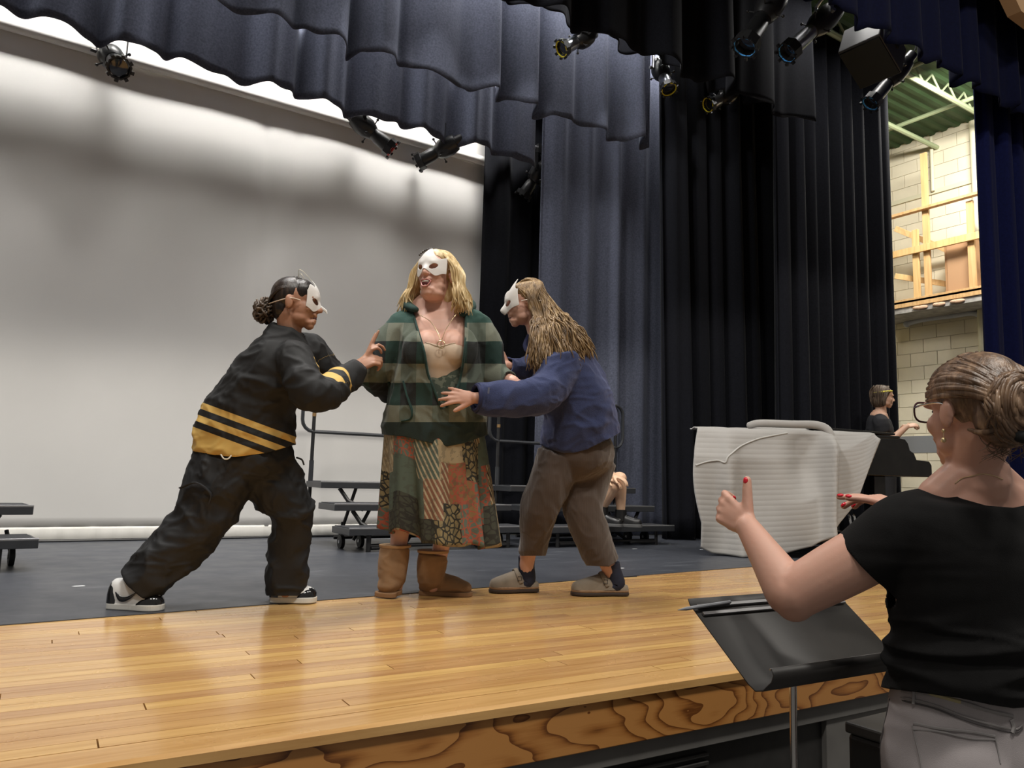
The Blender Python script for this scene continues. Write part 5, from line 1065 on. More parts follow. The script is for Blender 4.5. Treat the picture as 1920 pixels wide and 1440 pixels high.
m = MB(); m.tube(Q((1128, 724, dC+.1), (1140, 732, dC+.1), (1146, 750, dC+.1)), .004, 6, smooth=3); m.build('hang_loop', mat('pale_cord', (.5, .5, .5), .6), fl)
# trousers
mb = MB(); mb.ell(at(1083, 850, dC), np.array([RH*.192, AW*.185, UP*.155]), 20, 12)
l1 = Q((1050, 858, dC-.05), (1030, 905, dC-.07), (1012, 955, dC-.07), (1003, 1000, dC-.03), (998, 1040, dC+.0)); mb.tube(l1, [(.12, .125), (.115, .110), (.10, .098), (.088, .078), (.078, .066)], 20, ref=AW, smooth=3)
l2 = Q((1108, 858, dC+.05), (1096, 905, dC+.03), (1092, 955, dC-.02), (1112, 1010, dC-.03), (1131, 1058, dC-.02)); mb.tube(l2, [(.12, .135), (.12, .130), (.10, .105), (.095, .092), (.085, .082)], 20, ref=AW, smooth=3)
v, f = remesh(mb, .0065); v = laplace(v, f, 6); v = wrinkle(v, f, .008, 5, 44, (1.3, 1.3, .8)); v = wrinkle(v, f, .004, 12, 45, (1.3, 1.3, .8)); v = taubin(v, f, 3); x, y, d = pix(v)
v, f = clip(v, f, np.minimum(np.where((x < 1045) & (y > 1000), 1042-(x-1000)*.0-y, 50), np.where((x > 1060) & (y > 1020), 1062-y+(x-1130)*.05, 50))*.0028)
t = fresh('brown_corduroy', rough=.9); ov = t.obj(); wv = t.n('ShaderNodeTexWave'); wv.inputs['Scale'].default_value = 60; wv.inputs['Distortion'].default_value = .6; mp = t.n('ShaderNodeMapping'); mp.inputs['Rotation'].default_value = (0, 0, YAW); t.l(ov, mp.inputs[0]); t.l(mp.outputs[0], wv.inputs['Vector'])
t.color(t.mix(t.noise(ov, 9, 4), (.045, .030, .022), (.078, .053, .040))); t.bump(wv.outputs['Fac'], .35, .003); t.b.inputs['Sheen Weight'].default_value = .25
soft('trousers', v, f, t.m, C, .007)
# socks and clogs
M_SOCK = mat('navy_sock', (.010, .013, .030), .85, noise=.2, nscale=60); M_CLOG = mat('taupe_suede', (.20, .165, .125), .9, noise=.15, nscale=18, sheen=.3); M_CORK = mat('cork_footbed', (.26, .16, .09), .8, noise=.2, nscale=50); M_CS = mat('brown_clog_sole', (.035, .022, .016), .7)
def clog(heel, toe, ank, parent):
    heel = np.array(heel); toe = np.array(toe); heel[2] = toe[2] = ZS+.004; dv = N(toe-heel); L = np.linalg.norm(toe-heel); z = ZS+.004; sd = N(np.cross(UP, dv))
    s0 = sole([(0, .3), (.03, .62), (.12, .76), (.35, .74), (.62, .96), (.82, .95), (.95, .62), (1, .2)], L, heel, dv, .05, z, z+.016, 'clog', M_CS, parent)
    sole([(0.005, .3), (.035, .60), (.12, .73), (.35, .72), (.62, .93), (.82, .92), (.94, .6), (.99, .2)], L, heel, dv, .05, z+.016, z+.030, 'footbed', M_CORK, s0)
    shoe_upper([(.02, .5, .022), (.08, .70, .030), (.22, .74, .040), (.36, .76, .068), (.46, .80, .082), (.58, .86, .074), (.72, .90, .060), (.86, .84, .046), (.95, .58, .034), (.985, .25, .018)], L, heel, dv, .050, 'upper', M_CLOG, s0, z+.028)
    p = [heel+dv*L*.40+sd*.041+UP*.05, heel+dv*L*.47+sd*.036+UP*.095, heel+dv*L*.48+UP*.118, heel+dv*L*.47-sd*.036+UP*.095, heel+dv*L*.40-sd*.041+UP*.05]; MB().tube(p, [(.011, .003)]*5, 8, ref=dv, smooth=3).build('strap', M_CLOG, s0)
    for q in (-1, 1): b = heel+dv*L*.44+sd*q*.0425+UP*.072; MB().tube([b-dv*.010-UP*.010, b+dv*.010-UP*.010, b+dv*.010+UP*.010, b-dv*.010+UP*.010, b-dv*.010-UP*.010], .0018, 6).build('buckle', M_METAL, s0)
    a = np.array(ank); MB().tube([a, (a+heel+dv*.07+UP*.06)/2+UP*.012, heel+dv*.065+UP*.055, heel+dv*.10+UP*.042], [.046, .043, .046, .036], 14, smooth=3, round_ends=False).build('sock', M_SOCK, s0); return s0
clog(at(1009, 1107, 4.06), at(917, 1107, 3.98), at(988, 1044, dC+.02), C)
clog(at(1178, 1113, 4.02), at(1070, 1115, 3.97), at(1146, 1058, dC-.01), C)
# hair
M_HC = hair_mat('dark_blonde_hair', (.06, .032, .012), (.20, .118, .048), (.48, .33, .16), .42)
mb = MB(); mb.ell(hC(0, -.028, .034), np.array([HC[1]*.080, HC[2]*.091, HC[3]*.085])*.98, 24, 16); mb.ell(hC(0, .022, .060), np.array([HC[1]*.066, HC[2]*.052, HC[3]*.054]), 20, 12); mb.ell(hC(0, -.07, -.05), np.array([HC[1]*.065, HC[2]*.05, HC[3]*.08]), 16, 10)
v, f = remesh(mb, .006); v = taubin(v, f, 3); lx = (v-hC(0, 0, 0))@HC[2]; lz = (v-hC(0, 0, 0))@HC[3]
v, f = clip(v, f, np.minimum(.2, lz-np.interp(lx, [-.13, -.05, -.03, .01, .03, .06, .1], [-.16, -.12, -.02, .02, .03, .06, .085])))
hc = soft('hair', v, f, M_HC, C, .004); pth = []
ends = [(1008, 692, -.24), (995, 680, -.22), (1030, 690, -.23), (1060, 676, -.22), (1085, 668, -.18), (1105, 662, -.12), (1098, 668, -.02), (1075, 668, .10), (1045, 672, .16)]
for k in range(850):
    st = RNG.uniform(-.085, .05); q = RNG.uniform(-1, 1); zt = .034+.088*math.sqrt(max(.05, 1-((st+.028)/.11)**2))*math.cos(q*.9)
    u_ = RNG.random()*8; i = int(u_); fr = u_-i; e0, e1 = ends[i], ends[min(8, i+1)]
    if q < -.1 and False: pass
    e = at(e0[0]+(e1[0]-e0[0])*fr+RNG.normal()*6, e0[1]+(e1[1]-e0[1])*fr+RNG.normal()*9, dC+e0[2]+(e1[2]-e0[2])*fr+RNG.normal()*.012)
    side = -np.sign(((e-hC(0, 0, 0))@AW)) # near side of the head faces the hall
    sgn = 1 if (HC[1]@AW)*side < 0 else -1
    near = 1 if (e-hC(0, 0, 0))@AW < .02 else -1
    rs = near*(-1 if HC[1]@AW > 0 else 1)
    fy = RNG.uniform(-.11, -.012) if u_ > 1.5 else RNG.uniform(-.04, -.005); m1 = hC(rs*(.086 if fy > -.06 else .07)*(.9+.15*RNG.random()), fy, .0+RNG.uniform(-.02, .02)); m2 = hC(rs*(.082+.025*RNG.random()), fy-.012, -.09)
    if u_ > 2.2: m1 = hC(rs*RNG.uniform(.02, .07), RNG.uniform(-.118, -.08), RNG.uniform(-.05, .03)); m2 = m1*.62+e*.38+UP*.022
    mid = (m2+e)/2+AW*(-.02 if near > 0 else .02)+UP*.02; n1 = N(RNG.normal(size=3)*.4+RH*math.sin(u_*3)+UP*.2)*.014
    pth.append([hC(rs*.01+.0*q, st, .034+.092*math.sqrt(max(.05, 1-((st+.028)/.11)**2))), (hC(rs*.035, st*.5-.065, .034+.09*math.sqrt(max(.05, 1-((st*.5-.065+.028)/.098)**2))) if u_ > 2.2 else hC(rs*.06, st-.012, .034+.058*math.sqrt(max(.05, 1-((st+.028)/.11)**2)))), m1, m2, (m2*2+mid)/3+n1, mid-n1, (mid+e*2)/3+n1*.9, e])
locks('strands', pth, M_HC, hc, .0038, .0026, 3)
# a thin strand falling in front of the shoulder
pth = [[hC(.04, .02, -.05), at(966+RNG.normal()*3, 640, dC-.05), at(962+RNG.normal()*4, 655, dC-.08), at(972+RNG.normal()*4, 672, dC-.1)] for k in range(10)]
mk = mask_shell(C, HC, .98, lambda g: .070+.055*math.exp(-((abs(g)-.75)/.13)**2)-.012*math.exp(-(g/.2)**2), lambda g: -.028-.020*math.exp(-(g/.3)**2)+.018*max(0, abs(g)-.5), 1.10, .034, off=.012)
for q in (-1, 1): MB().tube([hC(q*.078, .03, .002), hC(q*.086, -.01, .002), hC(q*.078, -.075, -.008), hC(q*.03, -.124, -.012)], .0024, 6, smooth=3).build('elastic', mat('pale_elastic', (.66, .58, .5), .8), mk)
m = MB(); m.ell(hC(0, .088, -.070), np.array([HC[1]*.018, HC[2]*.009, HC[3]*.008]), 12, 8); mo = m.build('mouth', mat('mouth_dark', (.10, .02, .02), .5), C)
for q in (-1, 1): MB().ell(hC(q*.080, -.014, -.052), (.005, .005, .007), 10, 8).build('earring', M_GN, C)
# ================================================================== conducting woman in the foreground
dD = 1.60
D = thing('person', 'woman with a brown updo, black tee and grey jeans conducting in the foreground', 'person', (*at(1815, 1300, dD)[:2], 0))
SK_D = skin('skin_rosy', (.56, .335, .255), .15)
fD = W(-.34, .94, -.04); HD = head_frame(at(1822, 772, dD), W(-.19, .975, -.05), W(.02, .02, 1), .96); hD = HD[0]; latD = N(W(-.94, -.34, 0))      # towards her left
mb = MB(); head(mb, HD, .96, .1)
mb.tube([hD(0, -.035, -.045), at(1826, 862, dD-.005), at(1832, 905, dD-.005)], [.054, .052, .062], 18, round_ends=True)
mb.tube(Q((1832, 900, dD), (1828, 935, dD+.01), (1822, 985, dD+.01), (1816, 1060, dD+.01), (1812, 1150, dD), (1812, 1240, dD), (1812, 1330, dD)), [(.075, .055), (.150, .068), (.178, .088), (.175, .105), (.155, .10), (.14, .09), (.135, .085)], 22, ref=latD, smooth=3, round_ends=True)
mb.tube([at(1832, 880, dD)+latD*.02, at(1760, 935, dD)], [.04, .045], 12, round_ends=True); mb.tube([at(1832, 880, dD)-latD*.02, at(1905, 940, dD+.06)], [.04, .045], 12, round_ends=True)
shL = at(1712, 992, dD-.0); elL = at(1484, 1116, dD+.06); wrL = at(1402, 988, dD+.20)
mb.tube([shL, shL*.55+elL*.45, elL*.86+shL*.14, elL, elL*.8+wrL*.2, elL*.45+wrL*.55, wrL], [.060, .062, .056, .050, .0485, .039, .0275], 20, smooth=3, round_ends=True)
mb.ell(elL-UP*.012+RH*.006, (.044, .044, .044), 14, 10)
shR = at(1975, 1000, dD+.10); elR = at(1930, 1130, dD+.28); wrR = at(1708, 958, dD+.36)
mb.tube([shR, elR, wrR], [.058, .05, .027], 16, smooth=2, round_ends=True)
tL = hand(mb, wrL, W(-.42, .62, .42), W(-.62, -.72, .18), 1, 1.0, [(.55, .75, .45), (.75, .8, .5), (.8, .85, .5), (.85, .9, .5)], .05, (.85, .62, .10), .0)
tR = hand(mb, wrR, W(-.93, .05, .30), W(.25, -.35, .9), -1, 1.0, [(.10, .12, .08), (.15, .18, .1), (.35, .4, .3), (.45, .5, .3)], .05, (.55, .85, -.3), .1)
for q in (-1, 1): mb.tube([at(1812, 1330, dD)+latD*q*.09, at(1812, 1340, dD)+latD*q*.10-UP*.44, V3(*(at(1812, 1340, dD)[:2]), .06)+latD*q*.11], [.08, .055, .035], 14, smooth=2, round_ends=True)
bodyD = body_mesh(mb, SK_D, D, .0048, 7, [(wrL+W(-.04, .06, .04), .15), (wrR+W(-.08, 0, .02), .15)])
M_NAIL = mat('red_nail_polish', (.62, .012, .03), .15, coat=.6)
for k, (p, dv, n) in enumerate(tL+tR):
    sd_ = N(np.cross(dv, n)); nm = MB().ell(p+n*(.0078 if k % 5 == 4 else .0055)-dv*.003, np.array([dv*.0088, sd_*.0064, n*.0042]), 12, 8); nm.build('fingernail', M_NAIL, D)
# tee
mb = MB(); mb.tube(Q((1815, 1322, dD), (1812, 1280, dD), (1812, 1220, dD), (1813, 1140, dD+.005), (1818, 1050, dD+.01), (1822, 985, dD+.01), (1828, 935, dD+.01), (1832, 912, dD+.005)), [(.176, .128), (.172, .126), (.170, .120), (.180, .124), (.190, .122), (.192, .102), (.150, .078), (.09, .06)], 32, ref=latD, smooth=3)
for q in (-1, 1): mb.ell(at(1818, 1060, dD+.01)+latD*q*.08+fD*.085, np.array([latD*.075, fD*.07, UP*.075]), 16, 12)
slv = [at(1765, 975, dD), at(1705, 992, dD), at(1660, 1024, dD+.01), at(1612, 1062, dD+.03)]; mb.tube(slv, [.070, .078, .078, .074], 22, smooth=3)
sR = [at(1890, 975, dD+.06), shR, shR*.5+elR*.5]; mb.tube(sR, [.07, .075, .07], 18, smooth=3)
mb.tube([at(1770, 1010, dD), at(1672, 1110, dD+.02)], [.07, .035], 16, round_ends=True)
v, f = remesh(mb, .0055); v = laplace(v, f, 8)
x, y, d = pix(v); low = np.clip((y-1080)/120, 0, 1)
v = wrinkle(v, f, .014, 5, 51, (.45, .45, 1.9), .3+low); v = wrinkle(v, f, .006, 11, 52, (.5, .5, 1.8), .2+low); v = taubin(v, f, 3); x, y, d = pix(v)
hem = (np.interp(x, [1640, 1665, 1720, 1800, 1860, 1900, 1960], [1286, 1290, 1298, 1309, 1322, 1328, 1324])-y)*.0011
nkl = np.interp(x, [1740, 1772, 1800, 1850, 1900, 1960], [880, 916, 934, 948, 952, 940]); nk = np.where(np.abs((v-at(1825, 930, dD))@latD) < .16, y-nkl, 50)*.0011
cutL = -(segt(v, slv[2], slv[3])[0]-.80)*.05; cutL = np.where((segt(v, slv[1], slv[3])[1] < .1) & (np.linalg.norm(v-slv[3], axis=1) < .11), cutL, .5)
cutR = np.where(np.linalg.norm(v-sR[2], axis=1) < .12, -(segt(v, sR[1], sR[2])[0]-.9)*.06, .5)
v, f = clip(v, f, np.minimum.reduce([hem, nk, cutL, cutR])); 
tee = soft('tee_shirt', v, f, mat('black_jersey_knit', (.0040, .0038, .0041), .9, noise=.2, nscale=40, bump=.25, bscale=500, bdist=.002, sheen=.05, spec=.25), D, .004)
x, y, d = pix(v)
# jeans
mb = MB(); mb.tube(Q((1810, 1225, dD), (1812, 1330, dD-.0), (1816, 1400, dD), (1816, 1470, dD)), [(.152, .106), (.172, .122), (.190, .135), (.185, .135)], 30, ref=latD, smooth=3)
for q in (-1, 1):
    b0 = at(1815, 1440, dD)+latD*q*.085; mb.tube([b0+UP*.05, b0-UP*.12, b0-UP*.38+latD*q*.01, V3(b0[0], b0[1], .06)+latD*q*.02], [.105, .092, .066, .062], 20, smooth=3); mb.ell(at(1815, 1425, dD)+latD*q*.075-fD*.055, np.array([latD*.095, fD*.085, UP*.10]), 18, 12)
v, f = remesh(mb, .006); v = laplace(v, f, 8); v = wrinkle(v, f, .003, 9, 61); v = taubin(v, f, 2); x, y, d = pix(v)
wl = np.interp(x, [1640, 1665, 1720, 1800, 1860, 1900, 1960], [1276, 1278, 1286, 1298, 1311, 1318, 1314]); v, f = clip(v, f, np.minimum((y-wl)*.0011, v[:, 2]-.07)); x, y, d = pix(v)
t = fresh('grey_denim', rough=.85); ov = t.obj(); t.color(t.mix(t.noise(ov, 5, 5), (.30, .272, .278), (.39, .355, .362))); t.bump(t.noise(ov, 600, 2), .3, .0015)
je = soft('jeans', v, f, t.m, D, .005)
def on_je(px, py):
    k = np.argmin((x-px)**2+(y-py)**2+np.where((d > dD+.02), 1e7, 0)); return v[k]-N(v[k]-CAM)*.0015
M_STI = mat('pale_denim_seam', (.26, .245, .245), .9); M_ST2 = mat('dark_denim_seam', (.085, .078, .08), .9)
def seam(name, pl, r, m_): MB().tube([on_je(*p) for p in pl], [(r, r*.6)]*len(pl), 6, smooth=3).build(name, m_, je)
wbp = [(1662, 1303), (1700, 1312), (1750, 1322), (1800, 1338), (1850, 1356), (1900, 1366), (1918, 1362)]; seam('waistband_seam', wbp, .0022, M_STI); seam('waistband_seam', [(a, b+5) for a, b in wbp], .0018, M_ST2)
seam('waistband_edge', [(1664, 1290), (1700, 1297), (1750, 1306), (1800, 1316), (1850, 1334), (1900, 1345)], .0035, M_STI)
pk = [(1711, 1358), (1760, 1364), (1820, 1374), (1866, 1380)]; seam('pocket_edge', pk, .003, M_STI); seam('pocket_edge', [(a, b+9) for a, b in pk], .002, M_STI)
seam('pocket_seam', [(1711, 1360), (1716, 1390), (1722, 1420), (1730, 1450)], .0018, M_STI); seam('pocket_seam', [(1866, 1380), (1872, 1405), (1876, 1432)], .0018, M_STI)
seam('side_seam', [(1668, 1312), (1655, 1345), (1650, 1390), (1648, 1430)], .002, M_ST2)
for px, py in ((1712, 1298), (1898, 1352)):
    seam('belt_loop', [(px, py-2), (px+1, py+12), (px+1, py+24)], .006, M_STI)
MB().tube([on_je(1720, 1299), on_je(1760, 1306), on_je(1800, 1314)], [(.004, .003)]*3, 6, smooth=3).build('woven_trim', mat('straw_trim', (.42, .36, .2), .9), je)
for q in (-1, 1):
    c = V3(*(at(1815, 1440, dD)[:2]), 0)+latD*q*.105; dv = N(fD*np.array([1, 1, 0])); s0 = sole([(0, .4), (.05, .7), (.3, .75), (.6, .95), (.85, .9), (.97, .5), (1, .2)], .25, c-dv*.07, dv, .046, .001, .022, 'shoe', M_CS, D); shoe_upper([(.02, .5, .05), (.1, .7, .075), (.3, .75, .08), (.5, .85, .06), (.75, .9, .045), (.92, .6, .032), (.98, .2, .015)], .25, c-dv*.07, dv, .045, 'upper', mat('black_flat', (.02, .02, .02), .5), s0, .02)
# hair: swept back into a twisted bun
M_HD = hair_mat('chestnut_hair', (.04, .022, .012), (.15, .088, .052), (.42, .28, .18), .40)
s_ = .96; mb = MB(); mb.ell(hD(0, -.030, .036), np.array([HD[1]*.0815, HD[2]*.094, HD[3]*.089])*s_, 26, 18); mb.ell(hD(0, .03, .058), np.array([HD[1]*.067, HD[2]*.052, HD[3]*.060])*s_, 20, 14); mb.ell(hD(0, -.085, -.025), np.array([HD[1]*.062, HD[2]*.045, HD[3]*.06]), 18, 12)
v, f = remesh(mb, .005); v = taubin(v, f, 3); lx = (v-hD(0, 0, 0))@HD[2]; lz = (v-hD(0, 0, 0))@HD[3]
v, f = clip(v, f, np.minimum(.2, lz-np.interp(lx, [-.14, -.07, -.04, -.005, .02, .05, .075, .1], [-.095, -.088, -.05, .012, .020, .040, .065, .09])))
hc = soft('hair', v, f, M_HD, D, .004); pth = []; bunc = hD(-.008, -.125, -.008)
for k in range(260):
    a0 = RNG.uniform(-1.65, 1.65); st = RNG.uniform(-.04, .085); R_ = math.sqrt(max(.12, 1-((st+.02)/.118)**2)); x0 = math.sin(a0)*.083*R_; z0_ = .036+.092*R_*math.cos(a0); z0_ = max(z0_, .012)
    w_ = RNG.uniform(-.008, .008); pth.append([hD(x0*.985, st, z0_*.985), hD(math.sin(a0)*.084, st*.4-.03, .034+.086*math.cos(a0)*.97), hD(math.sin(a0)*.078+w_, -.085, .022+.072*math.cos(a0)), hD(math.sin(a0)*.05, -.118, .008+.045*math.cos(a0)+w_), hD(math.sin(a0)*.022-.008, -.135, -.005+.03*math.cos(a0))])
for k in range(70):      # nape hair swept up and under the bun
    q = RNG.uniform(-1, 1); pth.append([hD(q*.066, -.058-.02*(1-abs(q)), -.078+.03*abs(q)), hD(q*.060, -.092, -.058), hD(q*.042, -.122, -.045), hD(q*.02-.008, -.138, -.03)])
locks('strands', pth, M_HD, hc, .0058, .0032, 4)
pth = []
for k in range(120):     # the twist: strands circling the bun centre
    r1 = RNG.uniform(.012, .050); ph0 = RNG.uniform(0, 6.28); dp = RNG.uniform(-.022, .022)*(1-r1/.06); bulge = .024*math.cos(r1/.05*1.4); tw = []
    for g in np.linspace(0, RNG.uniform(2.0, 3.6), 7): tw.append(bunc-HD[2]*(bulge+dp*.4)+HD[1]*r1*math.cos(ph0+g)*1.0+HD[3]*r1*1.35*math.sin(ph0+g)+HD[2]*.004*math.sin(g*2))
    pth.append(tw)
for k in range(60):
    r1 = RNG.uniform(.044, .054); ph0 = RNG.uniform(0, 6.28); tw = [bunc+HD[2]*RNG.uniform(-.01, .025)+HD[1]*r1*math.cos(ph0+g)+HD[3]*r1*1.3*math.sin(ph0+g) for g in np.linspace(0, 2.2, 6)]; pth.append(tw)
mb = MB(); mb.ell(bunc, np.array([HD[1]*.046, HD[2]*.032, HD[3]*.060]), 18, 12)
bn = mb.build('bun', M_HD, hc); locks('bun_strands', pth, M_HD, hc, .0062, .0036, 3)
m = MB(); m.tube([hD(-.03, -.128, -.062), hD(-.005, -.15, -.072), hD(.03, -.135, -.062)], [(.012, .009)]*3, 10, smooth=3, round_ends=True); m.build('hair_tie', mat('black_scrunchie', (.006, .006, .006), .9), hc)
# fine loose hairs at the nape and temple
pth = [[hD(RNG.uniform(-.06, .06), -.075, -.06), hD(RNG.uniform(-.06, .06), -.085, -.085), hD(RNG.uniform(-.065, .065), -.078, RNG.uniform(-.12, -.095))] for k in range(26)]
locks('loose_hairs', pth, M_HD, hc, .0012, .0008, 3)
# glasses
M_GL = mat('plum_frame', (.05, .018, .025), .25); g_ = thing('eyeglasses', 'plum rimmed eyeglasses worn by the conducting woman', 'glasses', hD(0, .1, .01)); gl = []
for q in (-1, 1):
    loop = [hD(q*.037+.030*np.sign(math.cos(a))*abs(math.cos(a))**.7, .104-.010*abs(q*.037+.03*math.cos(a))/.06, .008+.0225*np.sign(math.sin(a))*abs(math.sin(a))**.75) for a in np.linspace(0, 2*math.pi, 25)]
    MB().tube(loop, .0022, 6).build('rim', M_GL, g_)
    MB().tube([hD(q*.066, .094, .016), hD(q*.078, .06, .016), hD(q*.083, .0, .014), hD(q*.080, -.03, .0)], .0020, 6, smooth=3).build('temple', M_CHROME, g_)
MB().tube([hD(-.009, .105, .012), hD(0, .112, .016), hD(.009, .105, .012)], .0018, 6, smooth=2).build('bridge', M_GL, g_)
tg = fresh('clear_lens', rough=.02); tg.b.inputs['Transmission Weight'].default_value = 1.; tg.b.inputs['Base Color'].default_value = (.95, .96, 1, 1); tg.b.inputs['IOR'].default_value = 1.1
for q in (-1, 1):
    loop = [hD(q*.037+.028*np.sign(math.cos(a))*abs(math.cos(a))**.7, .104-.010*abs(q*.037+.03*math.cos(a))/.06, .008+.0205*np.sign(math.sin(a))*abs(math.sin(a))**.75) for a in np.linspace(0, 2*math.pi, 25)[:-1]]
    MB().prism(loop, HD[2]*.001).build('lens', tg.m, g_, smooth=False)
# earrings and necklace
for q in (-1, 1):
    e = MB().ell(hD(q*.083, -.012, -.048), (.004, .004, .004), 10, 8).tube([hD(q*.083, -.012, -.05), hD(q*.084, -.012, -.064)], .0009, 6).ell(hD(q*.084, -.012, -.068), (.0055, .0055, .0055), 10, 8); e.build('earring', M_GN, D)
bv = np.zeros(len(bodyD.data.vertices)*3); bodyD.data.vertices.foreach_get('co', bv); bv = bv.reshape(-1, 3)+np.array(PORG[D.as_pointer()]); bx2, by2, bd2 = pix(bv)
np_ = []
for px, py in ((1790, 906), (1805, 897), (1822, 891), (1842, 889), (1862, 893), (1880, 900)):
    k = np.argmin((bx2-px)**2+(by2-py)**2+np.where(bd2 > dD+.0, 1e6, 0)); np_.append(bv[k]-N(bv[k]-CAM)*.001)
MB().tube(np_, .0009, 6, smooth=3).build('necklace', M_GN, D)
# ================================================================== person seated on the right riser (legs show beside the fleece)
dE = 6.95
Ep = thing('person', 'seated person on the right riser, bare knees and black boots showing behind the brown trousers', 'person', (*at(1120, 985, dE)[:2], ZS+HS[0]))
SK_E = skin('skin_seated', (.66, .45, .30))
mb = MB(); HE = head_frame(at(1088, 772, dE+.25), W(.6, -.7, -.1), UP, .97); head(mb, HE, .97)
mb.tube([HE[0](0, -.03, -.05), at(1092, 808, dE+.25), at(1098, 860, dE+.22), at(1098, 900, dE+.2)], [.05, .10, .12, .13], 14, ref=RH, smooth=2, round_ends=True)
kn1 = at(1163, 897, dE-.15); an1 = at(1164, 962, dE-.13); kn2 = at(1152, 912, dE-.22); an2 = at(1130, 950, dE-.10)
mb.tube([at(1105, 905, dE+.15), kn1], [.075, .058], 12, round_ends=True); mb.tube([kn1, kn1*.6+an1*.4, an1], [.056, .053, .036], 12, smooth=2, round_ends=True)
mb.tube([at(1100, 915, dE+.1), kn2], [.075, .056], 12, round_ends=True); mb.tube([kn2, kn2*.6+an2*.4, an2], [.054, .052, .038], 12, smooth=2, round_ends=True)
for s0, w0 in (((1118, 828, .2), (1149, 892, -.24)), ((1075, 828, .2), (1138, 897, -.22))):
    a = at(s0[0], s0[1], dE+s0[2]); b = at(*w0[:2], dE+w0[2]); e = (a+b)/2-UP*.03+AW*.02; mb.tube([a, e, b], [.05, .04, .028], 12, smooth=2, round_ends=True); hand(mb, b, W(.75, -.35, -.2), W(.1, -.3, .9), 1, .95, [(.3, .5, .3)]*4)
body_mesh(mb, SK_E, Ep, .006, 3)
mb = MB(); mb.tube(Q((1092, 812, dE+.25), (1098, 850, dE+.23), (1100, 905, dE+.18)), [(.15, .10), (.165, .13), (.17, .15)], 20, ref=RH, smooth=3, round_ends=True); mb.tube(Q((1112, 825, dE+.2), (1140, 885, dE-.05)), [.075, .055], 14, round_ends=True); mb.tube(Q((1080, 825, dE+.2), (1122, 885, dE-.1)), [.075, .055], 14, round_ends=True)
v, f = remesh(mb, .009); v = laplace(v, f, 6); soft('sweater', v, f, mat('maroon_knit', (.055, .008, .012), .9, noise=.3, nscale=40), Ep)
mb = MB(); mb.tube([at(1100, 905, dE+.2), at(1108, 908, dE+.1), kn1*.85+at(1105, 905, dE+.15)*.15], [.15, .10, .068], 16, round_ends=True); mb.tube([at(1100, 912, dE+.16), kn2*.8+at(1100, 915, dE+.1)*.2], [.10, .068], 16, round_ends=True)
v, f = remesh(mb, .009); v = laplace(v, f, 6); soft('shorts', v, f, mat('black_skirt_cloth', (.012, .012, .016), .9), Ep)
M_BB = mat('black_boot_leather', (.010, .010, .011), .35); M_BSO = mat('grey_boot_sole', (.10, .10, .10), .6)
for an, dv in ((an1, W(.9, -.3, 0)), (an2, W(.8, -.5, 0))):
    dv = N(dv); z = ZS+HS[0]+.004 if an is an1 else ZS+HS[0]+.004; h0 = V3(an[0], an[1], z)-dv*.06
    s0 = sole([(0, .5), (.05, .8), (.3, .85), (.6, 1.), (.85, .95), (.97, .6), (1, .2)], .25, h0, dv, .048, z, z+.028, 'boot', M_BSO, Ep)
    shoe_upper([(.02, .55, .08), (.1, .75, .10), (.3, .8, .10), (.5, .85, .075), (.75, .95, .058), (.92, .7, .045), (.98, .3, .02)], .25, h0, dv, .046, 'upper', M_BB, s0, z+.026); MB().tube([V3(an[0], an[1], z+.05), an+UP*.03], [.052, .05], 16).build('shaft', M_BB, s0)
    m = MB()
    for k in range(5): a = h0+dv*(.10+.012*k)+UP*(.125-.012*k); sd_ = N(np.cross(UP, dv)); m.tube([a-sd_*.02, a+UP*.004, a+sd_*.02], .0028, 6)
    m.build('laces', M_BB, s0)
mb = MB(); mb.ell(HE[0](0, -.03, .036), np.array([HE[1]*.083, HE[2]*.093, HE[3]*.09]), 18, 12); mb.ell(HE[0](0, -.06, -.05), np.array([HE[1]*.08, HE[2]*.05, HE[3]*.09]), 16, 10); v, f = remesh(mb, .007); soft('hair', taubin(v, f, 3), f, M_HA, Ep)

# ================================================================== person standing behind the piano
dF = 8.35
F = thing('person', 'person in black tee with a yellow headband standing behind the grand piano', 'person', (*at(1658, 900, dF)[:2], ZS))
SK_F = skin('skin_far', (.55, .36, .26)); fpos = at(1656, 900, dF)
mb = MB(); HF = head_frame(at(1657, 744, dF), W(1, -.0, -.1), W(.05, 0, 1), 1.0); head(mb, HF, 1.0); hF = HF[0]
mb.tube([hF(0, -.035, -.05), at(1652, 770, dF), at(1648, 785, dF)], [.052, .056, .08], 14, round_ends=True)
mb.tube([at(1648, 785, dF), at(1650, 830, dF), at(1652, 870, dF), V3(fpos[0], fpos[1], ZS+.9)], [(.13, .09), (.15, .11), (.13, .11), (.15, .12)], 16, ref=AW, smooth=2, round_ends=True)
aF1 = Q((1652, 792, dF-.13), (1660, 830, dF-.17), (1700, 800, dF-.2)); mb.tube(aF1, [.055, .048, .028], 12, smooth=2, round_ends=True); aF2 = Q((1655, 792, dF+.13), (1672, 825, dF+.15), (1695, 800, dF+.05)); mb.tube(aF2, [.055, .045, .028], 12, smooth=2, round_ends=True)
hand(mb, aF1[2], W(.9, 0, .25), W(-.1, -.6, .8), -1, .98, [(.4, .6, .4)]*4); hand(mb, aF2[2], W(.9, 0, .2), W(-.1, -.2, .9), -1, .98, [(.4, .6, .4)]*4)
for q in (-1, 1): mb.tube([V3(fpos[0], fpos[1], ZS+.88)+AW*q*.08, V3(fpos[0], fpos[1], ZS+.48)+AW*q*.09, V3(fpos[0], fpos[1], ZS+.07)+AW*q*.10], [.085, .055, .04], 12, smooth=2, round_ends=True)
body_mesh(mb, SK_F, F, .0065, 3)
